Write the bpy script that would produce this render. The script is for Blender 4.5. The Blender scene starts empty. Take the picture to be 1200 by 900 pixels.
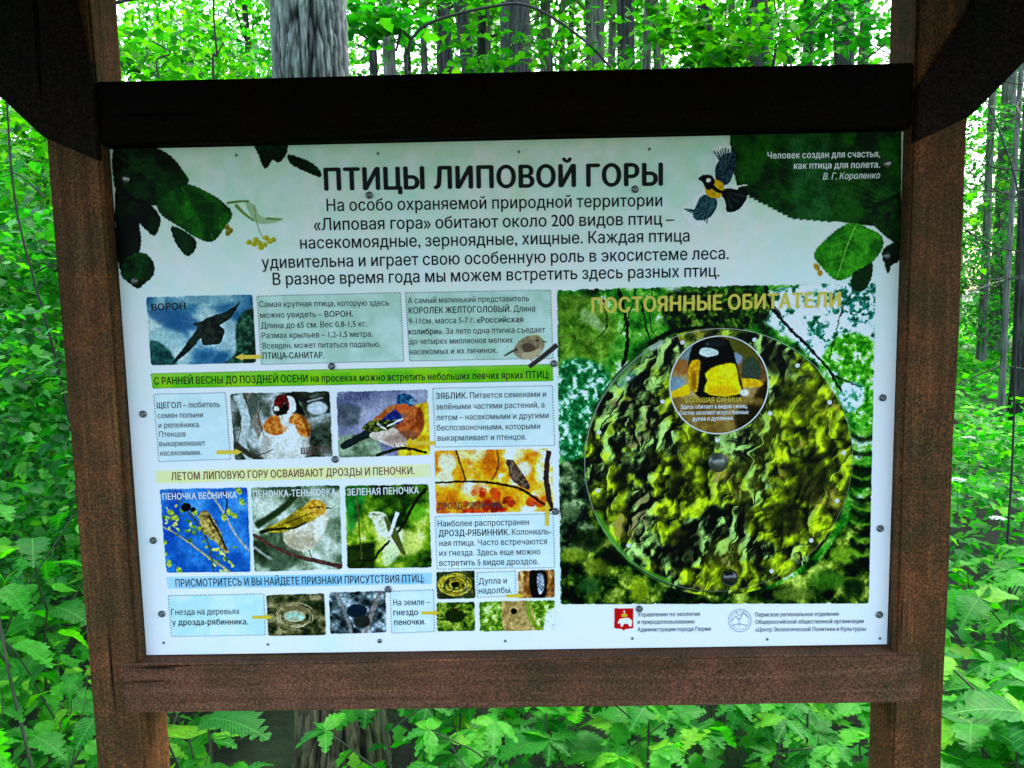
import bpy, bmesh, math, random
import numpy as np
from mathutils import Vector, Matrix, Euler, noise as mnoise

R = math.radians
rnd = random.Random(7)
scene = bpy.context.scene
col = scene.collection

# ------------------------------------------------------------ camera, sky, sun, exposure
CAM_LOC = Vector((0.0226, -1.3777, 1.6))
CAM_ROT = Euler((R(83.771), R(1.145), R(0.592)), 'XYZ')
FPX = 935.05
cam_data = bpy.data.cameras.new('camera')
cam_data.sensor_width = 36.0
cam_data.lens = FPX / 1200 * 36.0
cam_data.clip_start = 0.05
cam_data.clip_end = 600
cam = bpy.data.objects.new('camera', cam_data)
cam.location = CAM_LOC
cam.rotation_euler = CAM_ROT
col.objects.link(cam)
scene.camera = cam

SUN_EL, SUN_AZ = 58, 20         # high, veiled sun a little beyond the board
world = bpy.data.worlds.new('World')
scene.world = world
world.use_nodes = True
wn = world.node_tree
sky = wn.nodes.new('ShaderNodeTexSky')
sky.sky_type = 'NISHITA'
sky.sun_disc = False
sky.sun_elevation = R(SUN_EL)
sky.sun_rotation = R(SUN_AZ)
sky.dust_density = 4.0
sky.air_density = 1.0
sky.ozone_density = 1.0
bgn = wn.nodes['Background']
bgn.inputs['Strength'].default_value = 0.11
wn.links.new(sky.outputs[0], bgn.inputs['Color'])

sun_data = bpy.data.lights.new('sun', 'SUN')
sun_data.energy = 1.5
sun_data.angle = R(12)
sun_data.color = (1.0, 0.95, 0.86)
sun = bpy.data.objects.new('sun', sun_data)
sd = Vector((math.sin(R(SUN_AZ)) * math.cos(R(SUN_EL)), math.cos(R(SUN_AZ)) * math.cos(R(SUN_EL)), math.sin(R(SUN_EL))))
sun.rotation_euler = (-sd).to_track_quat('-Z', 'Y').to_euler()
sun.location = sd * 60
col.objects.link(sun)

scene.view_settings.view_transform = 'Standard'
scene.view_settings.look = 'None'
scene.view_settings.exposure = 3.45
scene.view_settings.gamma = 1.0
scene.cycles.max_bounces = 6
scene.cycles.diffuse_bounces = 3
scene.cycles.glossy_bounces = 2
scene.cycles.transmission_bounces = 3
scene.cycles.use_denoising = True

CAM_M = CAM_ROT.to_matrix()

def ray(px, py):
    return CAM_M @ Vector(((px - 600) / FPX, -(py - 450) / FPX, -1.0))

def at(px, py, Y):
    """world point seen at a photograph pixel, on the vertical plane y = Y"""
    d = ray(px, py)
    t = (Y - CAM_LOC.y) / d.y
    return CAM_LOC + d * t

# ------------------------------------------------------------ object helpers
def link(o, parent=None):
    col.objects.link(o)
    if parent is not None:
        o.parent = parent
    return o

def thing(name, label, cat, loc=(0, 0, 0), rotz=0.0, group=None):
    o = bpy.data.objects.new(name, None)
    o.empty_display_size = 0.1
    o.location = loc
    o.rotation_euler = (0, 0, rotz)
    o['label'] = label
    o['category'] = cat
    if group:
        o['group'] = group
    return link(o)

def mesh_obj(name, me, mat, parent=None, label=None, kind=None):
    o = bpy.data.objects.new(name, me)
    if mat is not None and len(me.materials) == 0:
        me.materials.append(mat)
    if label:
        o['label'] = label
    if kind:
        o['kind'] = kind
    return link(o, parent)

def pydata(name, v, f, smooth=False):
    me = bpy.data.meshes.new(name)
    me.from_pydata([tuple(p) for p in v], [], [tuple(q) for q in f])
    me.validate()
    me.update()
    if smooth:
        me.polygons.foreach_set('use_smooth', [True] * len(me.polygons))
    return me

def bm_mesh(name, bm, smooth=False):
    me = bpy.data.meshes.new(name)
    bmesh.ops.recalc_face_normals(bm, faces=bm.faces)
    bm.to_mesh(me)
    bm.free()
    if smooth:
        me.polygons.foreach_set('use_smooth', [True] * len(me.polygons))
    return me

def copy_tree(o, parent=None):
    c = o.copy()
    col.objects.link(c)
    if parent is not None:
        c.parent = parent
    for ch in list(o.children):
        copy_tree(ch, c)
    return c

def fast_mesh(name, V, F, smooth=False, uv=None):
    """V (n,3) F (m,3) numpy arrays -> mesh"""
    me = bpy.data.meshes.new(name)
    n, m = len(V), len(F)
    me.vertices.add(n)
    me.vertices.foreach_set('co', np.ascontiguousarray(V, dtype=np.float32).ravel())
    me.loops.add(m * 3)
    me.loops.foreach_set('vertex_index', np.ascontiguousarray(F, dtype=np.int32).ravel())
    me.polygons.add(m)
    me.polygons.foreach_set('loop_start', np.arange(0, m * 3, 3, dtype=np.int32))
    me.polygons.foreach_set('loop_total', np.full(m, 3, dtype=np.int32))
    if smooth:
        me.polygons.foreach_set('use_smooth', np.ones(m, dtype=bool))
    me.update(calc_edges=True)
    return me

# ------------------------------------------------------------ materials
def new_mat(name):
    m = bpy.data.materials.new(name)
    m.use_nodes = True
    nt = m.node_tree
    return m, nt, nt.nodes['Principled BSDF']

def N(nt, typ, **kw):
    n = nt.nodes.new(typ)
    for k, v in kw.items():
        if k in n.inputs:
            n.inputs[k].default_value = v
        else:
            setattr(n, k, v)
    return n

def ramp(nt, fac, stops, interp='LINEAR'):
    r = nt.nodes.new('ShaderNodeValToRGB')
    r.color_ramp.interpolation = interp
    e = r.color_ramp.elements
    while len(e) < len(stops):
        e.new(0.5)
    for el, (p, c) in zip(e, stops):
        el.position = p
        el.color = (*c, 1)
    nt.links.new(fac, r.inputs[0])
    return r.outputs[0]

def mixc(nt, fac, a, b, mode='MIX'):
    m = nt.nodes.new('ShaderNodeMix')
    m.data_type = 'RGBA'
    m.blend_type = mode
    for s, v in ((0, fac), (6, a), (7, b)):
        if isinstance(v, (int, float)):
            m.inputs[s].default_value = v
        elif isinstance(v, tuple):
            m.inputs[s].default_value = (*v, 1)
        else:
            nt.links.new(v, m.inputs[s])
    return m.outputs[2]

def plain(name, c, rough=0.5, metal=0.0, spec=0.5):
    m, nt, b = new_mat(name)
    b.inputs['Base Color'].default_value = (*c, 1)
    b.inputs['Roughness'].default_value = rough
    b.inputs['Metallic'].default_value = metal
    b.inputs['Specular IOR Level'].default_value = spec
    return m

def wood_mat(name, axis, tones, bumpy=0.5, spec=0.1):
    """stained sawn timber, grain along axis (0 x, 2 z)"""
    m, nt, b = new_mat(name)
    tc = N(nt, 'ShaderNodeTexCoord')
    mp = N(nt, 'ShaderNodeMapping')
    sc = [46, 46, 46]
    sc[axis] = 1.7
    mp.inputs['Scale'].default_value = sc
    nt.links.new(tc.outputs['Object'], mp.inputs[0])
    g = N(nt, 'ShaderNodeTexNoise', Scale=1.0, Detail=9, Roughness=0.72, Distortion=0.6)
    nt.links.new(mp.outputs[0], g.inputs['Vector'])
    p = N(nt, 'ShaderNodeTexNoise', Scale=8.0, Detail=7, Roughness=0.75)
    nt.links.new(tc.outputs['Object'], p.inputs['Vector'])
    sp = N(nt, 'ShaderNodeTexNoise', Scale=210.0, Detail=4, Roughness=0.95)
    nt.links.new(tc.outputs['Object'], sp.inputs['Vector'])
    base = ramp(nt, g.outputs[0], [(0.3, tones[0]), (0.52, tones[1]), (0.75, tones[2])])
    patch = ramp(nt, p.outputs['Fac'], [(0.36, tones[3]), (0.5, tones[1]), (0.66, tones[4])])
    c1 = mixc(nt, 0.6, base, patch)
    spk = ramp(nt, sp.outputs['Fac'], [(0.36, (0.12, 0.20, 0.13)), (0.5, (0.9, 0.9, 0.9)), (0.64, (2.9, 2.1, 1.7))])
    c2 = mixc(nt, 0.9, c1, spk, 'MULTIPLY')
    mp2 = N(nt, 'ShaderNodeMapping')
    sc2 = [70, 70, 70]
    sc2[axis] = 2.6
    mp2.inputs['Scale'].default_value = sc2
    nt.links.new(tc.outputs['Object'], mp2.inputs[0])
    ck = N(nt, 'ShaderNodeTexNoise', Scale=1.0, Detail=2, Roughness=0.5)
    nt.links.new(mp2.outputs[0], ck.inputs['Vector'])
    crack = ramp(nt, ck.outputs['Fac'], [(0.27, (0.12, 0.10, 0.08)), (0.33, (1, 1, 1)), (0.66, (1, 1, 1)), (0.74, (1.9, 1.75, 1.4))])
    c2 = mixc(nt, 1.0, c2, crack, 'MULTIPLY')
    nt.links.new(c2, b.inputs['Base Color'])
    b.inputs['Roughness'].default_value = 0.72
    b.inputs['Specular IOR Level'].default_value = spec
    bp = N(nt, 'ShaderNodeBump', Strength=bumpy, Distance=0.004)
    hh = mixc(nt, 0.3, g.outputs['Fac'], sp.outputs['Fac'])
    nt.links.new(hh, bp.inputs['Height'])
    nt.links.new(bp.outputs[0], b.inputs['Normal'])
    return m

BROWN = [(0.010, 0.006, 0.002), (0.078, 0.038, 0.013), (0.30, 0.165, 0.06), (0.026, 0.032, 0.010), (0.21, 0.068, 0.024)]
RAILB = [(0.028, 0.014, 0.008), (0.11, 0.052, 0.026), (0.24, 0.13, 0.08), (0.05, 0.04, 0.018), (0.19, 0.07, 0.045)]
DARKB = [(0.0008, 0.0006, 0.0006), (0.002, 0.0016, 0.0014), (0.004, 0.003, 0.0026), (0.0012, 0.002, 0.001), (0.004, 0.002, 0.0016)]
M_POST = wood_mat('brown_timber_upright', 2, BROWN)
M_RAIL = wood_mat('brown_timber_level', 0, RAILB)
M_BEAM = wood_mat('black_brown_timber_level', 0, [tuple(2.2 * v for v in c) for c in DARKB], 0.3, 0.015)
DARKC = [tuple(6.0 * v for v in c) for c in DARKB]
M_BRACE = wood_mat('shaded_brown_timber_slanted', 2, DARKC, 0.3, 0.015)  # darker than the posts: shade painted into the braces' timber colour

def leaf_mat(name, stops, trans=0.42, tcol=(0.25, 0.8, 0.03), rough=0.5, island=True, spec=0.16, scale=30, veins=False):
    m, nt, b = new_mat(name)
    out = nt.nodes['Material Output']
    if island:
        g = N(nt, 'ShaderNodeNewGeometry')
        fac = g.outputs['Random Per Island']
    else:
        g = N(nt, 'ShaderNodeObjectInfo')
        fac = g.outputs['Random']
    tc = N(nt, 'ShaderNodeTexCoord')
    nz = N(nt, 'ShaderNodeTexNoise', Scale=float(scale), Detail=3, Roughness=0.6)
    nt.links.new(tc.outputs['Object'], nz.inputs['Vector'])
    c0 = ramp(nt, fac, stops)
    v = ramp(nt, nz.outputs['Fac'], [(0.3, (0.62, 0.62, 0.62)), (0.7, (1.35, 1.35, 1.3))])
    c = mixc(nt, 1.0, c0, v, 'MULTIPLY')
    if veins:
        sx = N(nt, 'ShaderNodeSeparateXYZ')
        nt.links.new(tc.outputs['Object'], sx.inputs[0])
        def M(op, a, b_=None):
            q = N(nt, 'ShaderNodeMath', operation=op)
            for i_, v_ in enumerate((a, b_)):
                if v_ is None:
                    continue
                if isinstance(v_, (int, float)):
                    q.inputs[i_].default_value = v_
                else:
                    nt.links.new(v_, q.inputs[i_])
            return q.outputs[0]
        ab = M('ABSOLUTE', sx.outputs[0])
        side = M('SINE', M('MULTIPLY', M('SUBTRACT', sx.outputs[1], M('MULTIPLY', ab, 0.85)), 480.0))
        side = M('GREATER_THAN', side, 0.86)
        midv = M('LESS_THAN', ab, 0.0011)
        vein = M('MAXIMUM', M('MULTIPLY', side, 0.45), midv)
        c = mixc(nt, vein, c, (0.09, 0.32, 0.06))
        bpv = N(nt, 'ShaderNodeBump', Strength=0.5, Distance=0.002)
        nt.links.new(M('ADD', vein, M('MULTIPLY', nz.outputs['Fac'], 2.0)), bpv.inputs['Height'])
        nt.links.new(bpv.outputs[0], b.inputs['Normal'])
    nt.links.new(c, b.inputs['Base Color'])
    b.inputs['Roughness'].default_value = rough
    b.inputs['Specular IOR Level'].default_value = spec
    tr = N(nt, 'ShaderNodeBsdfTranslucent')
    tcx = mixc(nt, 1.0, c, (tcol[0] * 6, tcol[1] * 3.2, tcol[2] * 6), 'MULTIPLY')
    nt.links.new(tcx, tr.inputs['Color'])
    mx = N(nt, 'ShaderNodeMixShader', Fac=trans)
    nt.links.new(b.outputs[0], mx.inputs[1])
    nt.links.new(tr.outputs[0], mx.inputs[2])
    nt.links.new(mx.outputs[0], out.inputs['Surface'])
    return m

G_NEAR = [(0.0, (0.004, 0.12, 0.010)), (0.4, (0.016, 0.21, 0.012)), (0.8, (0.05, 0.33, 0.012)), (1.0, (0.15, 0.40, 0.012))]
G_COOL = [(0.0, (0.003, 0.07, 0.010)), (0.4, (0.010, 0.14, 0.016)), (0.8, (0.035, 0.26, 0.04)), (1.0, (0.12, 0.36, 0.03))]
G_WARM = [(0.0, (0.006, 0.07, 0.006)), (0.4, (0.022, 0.17, 0.010)), (0.8, (0.09, 0.30, 0.012)), (1.0, (0.18, 0.34, 0.02))]
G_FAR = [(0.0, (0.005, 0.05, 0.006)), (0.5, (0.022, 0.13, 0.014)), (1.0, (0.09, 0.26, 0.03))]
M_LEAF_NEAR = leaf_mat('fresh_green_leaf', G_NEAR, island=False, scale=45, veins=True)
M_LEAF_COOL = leaf_mat('cool_green_leaf', G_COOL, island=False, scale=45, rough=0.42, spec=.25, veins=True)
M_FOL_COOL = leaf_mat('cool_green_foliage', G_COOL, scale=3, rough=0.42, spec=.25)
M_FOL_WARM = leaf_mat('yellow_green_foliage', G_WARM, scale=3)
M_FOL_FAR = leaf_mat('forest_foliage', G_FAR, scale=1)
M_COVER = leaf_mat('ground_cover_green', G_NEAR, scale=2)
M_STEM = plain('green_brown_stem', (0.035, 0.05, 0.018), 0.7)
M_TWIG = plain('dark_twig', (0.018, 0.014, 0.011), 0.85)

def bark_mat(name, c0, c1, c2, sc=(30, 30, 3.2), bump=1.0, dist=0.012):
    m, nt, b = new_mat(name)
    tc = N(nt, 'ShaderNodeTexCoord')
    mp = N(nt, 'ShaderNodeMapping')
    mp.inputs['Scale'].default_value = sc
    nt.links.new(tc.outputs['Object'], mp.inputs[0])
    g = N(nt, 'ShaderNodeTexNoise', Scale=1.0, Detail=8, Roughness=0.68, Distortion=0.5)
    nt.links.new(mp.outputs[0], g.inputs['Vector'])
    p = N(nt, 'ShaderNodeTexNoise', Scale=4.0, Detail=4, Roughness=0.6)
    nt.links.new(tc.outputs['Object'], p.inputs['Vector'])
    c = ramp(nt, g.outputs['Fac'], [(0.36, c0), (0.5, c1), (0.66, c2)])
    moss = ramp(nt, p.outputs['Fac'], [(0.45, (1, 1, 1)), (0.7, (0.62, 0.85, 0.55))])
    c = mixc(nt, 1.0, c, moss, 'MULTIPLY')
    nt.links.new(c, b.inputs['Base Color'])
    b.inputs['Roughness'].default_value = 0.88
    b.inputs['Specular IOR Level'].default_value = 0.2
    bp = N(nt, 'ShaderNodeBump', Strength=bump, Distance=dist)
    nt.links.new(g.outputs['Fac'], bp.inputs['Height'])
    nt.links.new(bp.outputs[0], b.inputs['Normal'])
    return m

M_BARK_NEAR = bark_mat('grey_furrowed_bark', (0.05, 0.045, 0.04), (0.22, 0.21, 0.19), (0.42, 0.42, 0.40), (60, 60, 7))
M_BARK_DARK = bark_mat('dark_forest_bark', (0.008, 0.008, 0.007), (0.035, 0.034, 0.03), (0.085, 0.083, 0.075))
M_BARK_PALE = bark_mat('pale_grey_bark', (0.04, 0.037, 0.032), (0.13, 0.12, 0.105), (0.26, 0.24, 0.21))
# ------------------------------------------------------------ the printed sheet: flat print painted pixel by pixel
PX0, PX1, PZ0, PZ1 = -0.681, 0.681, 0.955, 1.867
PY = 0.028                                  # depth of the sheet's face behind the post fronts
CW = 2400
CH = int(round(CW * (PZ1 - PZ0) / (PX1 - PX0)))
PPM = CW / (PX1 - PX0)

def P(px, py):
    """photograph pixel -> (x, z) on the sheet"""
    q = at(px, py, PY)
    return q.x, q.z

def cv(pts):
    out = []
    for a, b in pts:
        x, z = P(a, b)
        out.append(((x - PX0) * PPM, (PZ1 - z) * PPM))
    return np.array(out)

SC = 2.6                                     # canvas pixels per photograph pixel, about
C = np.zeros((CH, CW, 3), np.float32)
CLIP = np.ones((CH, CW), np.float32)

def vnoise(h, w, cell, seed, cy=None):
    rg = np.random.RandomState(seed)
    cy = cy or cell
    gh, gw = int(h / cy) + 3, int(w / cell) + 3
    g = rg.rand(gh, gw).astype(np.float32)
    y = np.arange(h) / cy
    x = np.arange(w) / cell
    yi, xi = y.astype(int), x.astype(int)
    fy, fx = y - yi, x - xi
    fy = (fy * fy * (3 - 2 * fy))[:, None].astype(np.float32)
    fx = (fx * fx * (3 - 2 * fx))[None, :].astype(np.float32)
    a = g[yi][:, xi]; b = g[yi][:, xi + 1]; c = g[yi + 1][:, xi]; d = g[yi + 1][:, xi + 1]
    return (a * (1 - fx) + b * fx) * (1 - fy) + (c * (1 - fx) + d * fx) * fy

def fbm(h, w, cell, seed, octv=4, cy=None, gain=0.55):
    t = np.zeros((h, w), np.float32)
    a, s = 1.0, 0.0
    cy = cy or cell
    for o in range(octv):
        if cell < 1.2 or cy < 1.2:
            break
        t += a * vnoise(h, w, cell, seed + 31 * o, cy)
        s += a
        a *= gain
        cell /= 2
        cy /= 2
    t /= s
    return t

def box(a, r):
    r = int(r)
    if r < 1:
        return a
    for ax in (0, 1):
        p = np.pad(a, [(r + 1, r) if i == ax else (0, 0) for i in range(2)], mode='edge')
        c = np.cumsum(p, axis=ax, dtype=np.float64)
        n = 2 * r + 1
        a = ((c[n:] - c[:-n]) if ax == 0 else (c[:, n:] - c[:, :-n])) / n
    return a.astype(np.float32)

def smooth_closed(p, k=5):
    n = len(p)
    out = []
    for i in range(n):
        p0, p1, p2, p3 = p[i - 1], p[i], p[(i + 1) % n], p[(i + 2) % n]
        for j in range(k):
            t = j / k
            out.append(0.5 * ((2 * p1) + (-p0 + p2) * t + (2 * p0 - 5 * p1 + 4 * p2 - p3) * t * t + (-p0 + 3 * p1 - 3 * p2 + p3) * t ** 3))
    return np.array(out)

def smooth_open(p, k=6):
    n = len(p)
    if n < 3:
        return p
    out = []
    for i in range(n - 1):
        p0, p1, p2, p3 = p[max(i - 1, 0)], p[i], p[i + 1], p[min(i + 2, n - 1)]
        for j in range(k):
            t = j / k
            out.append(0.5 * ((2 * p1) + (-p0 + p2) * t + (2 * p0 - 5 * p1 + 4 * p2 - p3) * t * t + (-p0 + 3 * p1 - 3 * p2 + p3) * t ** 3))
    out.append(p[-1])
    return np.array(out)

def window(q, pad):
    x0 = max(int(q[:, 0].min() - pad), 0); x1 = min(int(q[:, 0].max() + pad) + 1, CW)
    y0 = max(int(q[:, 1].min() - pad), 0); y1 = min(int(q[:, 1].max() + pad) + 1, CH)
    return x0, x1, y0, y1

def mask_poly(q, soft=1.0):
    pad = 3 * soft + 3
    x0, x1, y0, y1 = window(q, pad)
    if x1 <= x0 or y1 <= y0:
        return None
    X = np.arange(x0, x1)[None, :] + 0.5
    m = np.zeros((y1 - y0, x1 - x0), bool)
    Y = np.arange(y0, y1)[:, None] + 0.5
    n = len(q)
    for i in range(n):
        ax, ay = q[i]; bx, by = q[(i + 1) % n]
        if ay == by:
            continue
        lo, hi = min(ay, by), max(ay, by)
        r0, r1 = max(int(lo - y0 - 1), 0), min(int(hi - y0 + 2), y1 - y0)
        if r1 <= r0:
            continue
        yy = Y[r0:r1]
        inn = (yy >= lo) & (yy < hi)
        xs = ax + (yy - ay) * (bx - ax) / (by - ay)
        m[r0:r1] ^= inn & (X < xs)
    a = m.astype(np.float32)
    if soft >= 1:
        a = box(box(a, soft), soft * 0.7)
    return a, (x0, x1, y0, y1)

def put(a, win, colr, alpha=1.0):
    x0, x1, y0, y1 = win
    a = (a * alpha * CLIP[y0:y1, x0:x1])[..., None]
    s = C[y0:y1, x0:x1]
    s[:] = s * (1 - a) + colr * a

def col255(c):
    return np.array(c, np.float32) / 255.0

def poly(pts, c, soft=1, alpha=1.0, smooth=True, c2=None, cell=6, seed=1, cy=None, lo=0.35, hi=0.65):
    q = cv(pts)
    if smooth:
        q = smooth_closed(q)
    r = mask_poly(q, soft)
    if r is None:
        return
    a, w = r
    if c2 is None:
        put(a, w, col255(c), alpha)
    else:
        f = fbm(a.shape[0], a.shape[1], cell, seed, 4, cy)
        f = np.clip((f - lo) / (hi - lo), 0, 1)[..., None]
        put(a, w, col255(c) * (1 - f) + col255(c2) * f, alpha)

def ell(x, y, rx, ry, c, soft=1, alpha=1.0, rot=0, **k):
    r = math.radians(rot)
    pts = [(x + rx * math.cos(t) * math.cos(r) - ry * math.sin(t) * math.sin(r), y + rx * math.cos(t) * math.sin(r) + ry * math.sin(t) * math.cos(r)) for t in [i * math.pi / 12 for i in range(24)]]
    poly(pts, c, soft, alpha, False, **k)

def stroke(pts, w0, w1, c, soft=1, alpha=1.0, c2=None, smooth=True):
    q = cv(pts)
    if smooth:
        q = smooth_open(q)
    n = len(q)
    d = np.gradient(q, axis=0)
    L = np.maximum(np.hypot(d[:, 0], d[:, 1]), 1e-6)[:, None]
    nr = np.stack([-d[:, 1], d[:, 0]], 1) / L
    w = (np.linspace(w0, w1, n) * SC / 2)[:, None]
    ring = np.concatenate([q + nr * w, (q - nr * w)[::-1]])
    r = mask_poly(ring, soft)
    if r is None:
        return
    a, win = r
    if c2 is None:
        put(a, win, col255(c), alpha)
    else:
        f = fbm(a.shape[0], a.shape[1], 8, 5, 3)[..., None]
        put(a, win, col255(c) * (1 - f) + col255(c2) * f, alpha)

def noisefill(pts, stops, cell, seed, soft=1, smooth=False, octv=5, cy=None, alpha=1.0, lo=0.28, hi=0.72):
    """fill with a colour ramp driven by noise"""
    q = cv(pts)
    if smooth:
        q = smooth_closed(q)
    r = mask_poly(q, soft)
    if r is None:
        return
    a, w = r
    f = fbm(a.shape[0], a.shape[1], cell, seed, octv, cy)
    f = np.clip((f - lo) / (hi - lo), 0, 1)
    xs = [s[0] for s in stops]
    cc = np.stack([np.interp(f, xs, [s[1][k] / 255.0 for s in stops]) for k in range(3)], -1).astype(np.float32)
    put(a, w, cc, alpha)

def blobs(pts, n, r0, r1, cols, seed, soft=2, alpha=0.9, asp=1.0):
    rg = random.Random(seed)
    xs = [p[0] for p in pts]; ys = [p[1] for p in pts]
    for i in range(n):
        x, y = rg.uniform(min(xs), max(xs)), rg.uniform(min(ys), max(ys))
        r = rg.uniform(r0, r1)
        ell(x, y, r, r * asp * rg.uniform(0.6, 1.2), rg.choice(cols), soft, alpha * rg.uniform(0.6, 1), rg.uniform(-60, 60))

def clip_to(pts=None, smooth=False, round_=0):
    global CLIP
    CLIP = np.ones((CH, CW), np.float32)
    if pts is not None:
        q = cv(pts)
        if round_:
            q = round_quad(q, round_ * SC)
        a, (x0, x1, y0, y1) = mask_poly(smooth_closed(q) if smooth else q, 1)
        CLIP[:] = 0
        CLIP[y0:y1, x0:x1] = a

def round_quad(q, r, k=5):
    out = []
    n = len(q)
    for i in range(n):
        p, a, b = q[i], q[i - 1], q[(i + 1) % n]
        da = (a - p) / max(np.hypot(*(a - p)), 1e-9)
        db = (b - p) / max(np.hypot(*(b - p)), 1e-9)
        s, e = p + da * r, p + db * r
        for j in range(k + 1):
            t = j / k
            out.append((1 - t) ** 2 * s + 2 * t * (1 - t) * p + t * t * e)
    return np.array(out)

def dashes(pts, c=(40, 55, 50), step=3.0, r=0.62, alpha=0.75):
    n = len(pts)
    for i in range(n):
        (ax, ay), (bx, by) = pts[i], pts[(i + 1) % n]
        L = math.hypot(bx - ax, by - ay)
        k = max(int(L / step), 1)
        for j in range(k):
            t = (j + 0.5) / k
            q = cv([(ax + (bx - ax) * t, ay + (by - ay) * t)])[0]
            x, y = int(q[0]), int(q[1])
            s = C[max(y - 1, 0):y + 2, max(x - 1, 0):x + 3]
            s[:] = s * (1 - alpha) + col255(c) * alpha

def photoize(pts, amp=2.2, cell=7, tex=0.30, tcell=(5, 9), seed=1, contrast=1.12, aniso=None):
    """give a painted picture the broken edges and fine texture of a photograph"""
    q = cv(pts)
    x0, x1, y0, y1 = window(q, 2)
    s = C[y0:y1, x0:x1].copy()
    h, w = s.shape[:2]
    dx = (fbm(h, w, cell, seed, 3) - .5) * 2 * amp * 2 + (fbm(h, w, cell * 4, seed + 7, 2) - .5) * amp * 3
    dy = (fbm(h, w, cell, seed + 3, 3) - .5) * 2 * amp * 2 + (fbm(h, w, cell * 4, seed + 9, 2) - .5) * amp * 3
    Y, X = np.mgrid[0:h, 0:w]
    X = np.clip(X + dx, 0, w - 1).astype(int); Y = np.clip(Y + dy, 0, h - 1).astype(int)
    o = s[Y, X]
    t = fbm(h, w, tcell[0], seed + 20, 3, tcell[1]) - .5
    t2 = fbm(h, w, tcell[1] * 1.6, seed + 22, 3, tcell[0] * 1.6) - .5
    o = o * (1 + (t + .7 * t2)[..., None] * tex * 2.4) + t2[..., None] * tex * .10
    o = (o - .42) * contrast + .42
    bl = np.stack([box(box(o[..., k], 5), 4) for k in range(3)], -1)
    o = o + (o - bl) * .35
    a = CLIP[y0:y1, x0:x1][..., None]
    C[y0:y1, x0:x1] = np.clip(s * (1 - a) + o * a, 0, 1)

# --- layout, in photograph pixels (top-left, top-right, bottom-right, bottom-left)
Q = {
    'raven': [(171, 348), (296, 345), (300, 425), (177, 428)],
    'goldfinch': [(269, 461), (386, 458), (390, 535), (275, 539)],
    'chaffinch': [(394, 459), (501, 456), (504, 533), (397, 536)],
    'willow': [(187, 573), (290, 571), (294, 670), (195, 671)],
    'chiffchaff': [(294, 571), (398, 568), (401, 667), (298, 670)],
    'greenish': [(404, 569), (502, 567), (506, 665), (407, 666)],
    'fieldfare': [(509, 528), (647, 525), (649, 599), (511, 602)],
    'tree_nest': [(312, 697), (380, 695), (382, 744), (314, 745)],
    'fork': [(385, 694), (452, 692), (453, 741), (387, 743)],
    'ground_nest': [(511, 670), (556, 668), (557, 701), (512, 702)],
    'moss_nest': [(511, 706), (556, 705), (557, 739), (512, 740)],
    'hollow': [(607, 669), (650, 667), (650, 700), (607, 701)],
    'cavity': [(561, 705), (650, 703), (651, 738), (562, 740)],
    'big': [(653, 339), (1026, 331), (1018, 707), (657, 708)],
}
BOX = {
    'raven': [(301, 347), (469, 343), (473, 423), (306, 427)],
    'kinglet': [(475, 343), (645, 340), (648, 420), (480, 423)],
    'goldfinch': [(180, 462), (264, 460), (270, 538), (186, 541)],
    'chaffinch': [(507, 455), (647, 452), (650, 522), (510, 524)],
    'fieldfare': [(510, 605), (648, 602), (650, 665), (512, 667)],
    'tree_nest': [(197, 698), (309, 696), (311, 744), (201, 746)],
    'ground_nest': [(457, 693), (508, 691), (509, 740), (459, 742)],
    'hollow': [(559, 671), (604, 669), (604, 698), (559, 700)],
}
BAN = {
    'green': [(177, 438), (647, 427), (648, 446), (179, 455)],
    'yellow': [(183, 552), (504, 544), (505, 559), (184, 566)],
    'blue': [(195, 676), (506, 671), (506, 684), (197, 690)],
}

# sheet ground: cold white, faint mottled wash; greener, darker top is painted shade
f1 = fbm(CH, CW, 150, 3, 6)
f2 = fbm(CH, CW, 60, 9, 6)
wash = col255((236, 242, 240)) + (f1[..., None] - 0.5) * col255((-40, 4, -6)) + (f2[..., None] - 0.5) * np.array([0.02, -0.02, -0.10], np.float32)
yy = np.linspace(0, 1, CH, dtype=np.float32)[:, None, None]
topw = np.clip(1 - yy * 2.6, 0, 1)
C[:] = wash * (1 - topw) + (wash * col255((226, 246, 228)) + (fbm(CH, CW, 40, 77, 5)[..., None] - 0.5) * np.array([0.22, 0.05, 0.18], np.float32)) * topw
C -= ((fbm(CH, CW, 3, 41, 2) > 0.84)[..., None] * (fbm(CH, CW, 120, 44, 3)[..., None] > .5) * 0.07)

# boxes and banners
for k, q in BOX.items():
    c1, c2 = ((176, 208, 190), (200, 224, 214)) if k in ('raven', 'kinglet') else ((208, 230, 230), (224, 240, 240))
    if k == 'tree_nest':
        c1, c2 = (190, 228, 224), (218, 240, 238)
    poly(q, c1, 1, 1, False, c2=c2, cell=60, seed=5)
    dashes(q)
poly(BAN['green'], (96, 190, 22), 1, 1, False, c2=(140, 205, 20), cell=50, seed=8)
poly([(177, 438), (647, 427), (647, 431), (177, 442)], (150, 205, 90), 1, 0.5, False)
dashes(BAN['green'], (40, 80, 20))
poly(BAN['yellow'], (240, 232, 160), 1, 1, False, c2=(250, 240, 190), cell=60, seed=8)
poly([(183, 552), (230, 551), (230, 565), (184, 566)], (225, 240, 150), 4, 0.5, False)
poly(BAN['blue'], (140, 200, 225), 1, 1, False, c2=(178, 218, 240), cell=60, seed=8)

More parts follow.
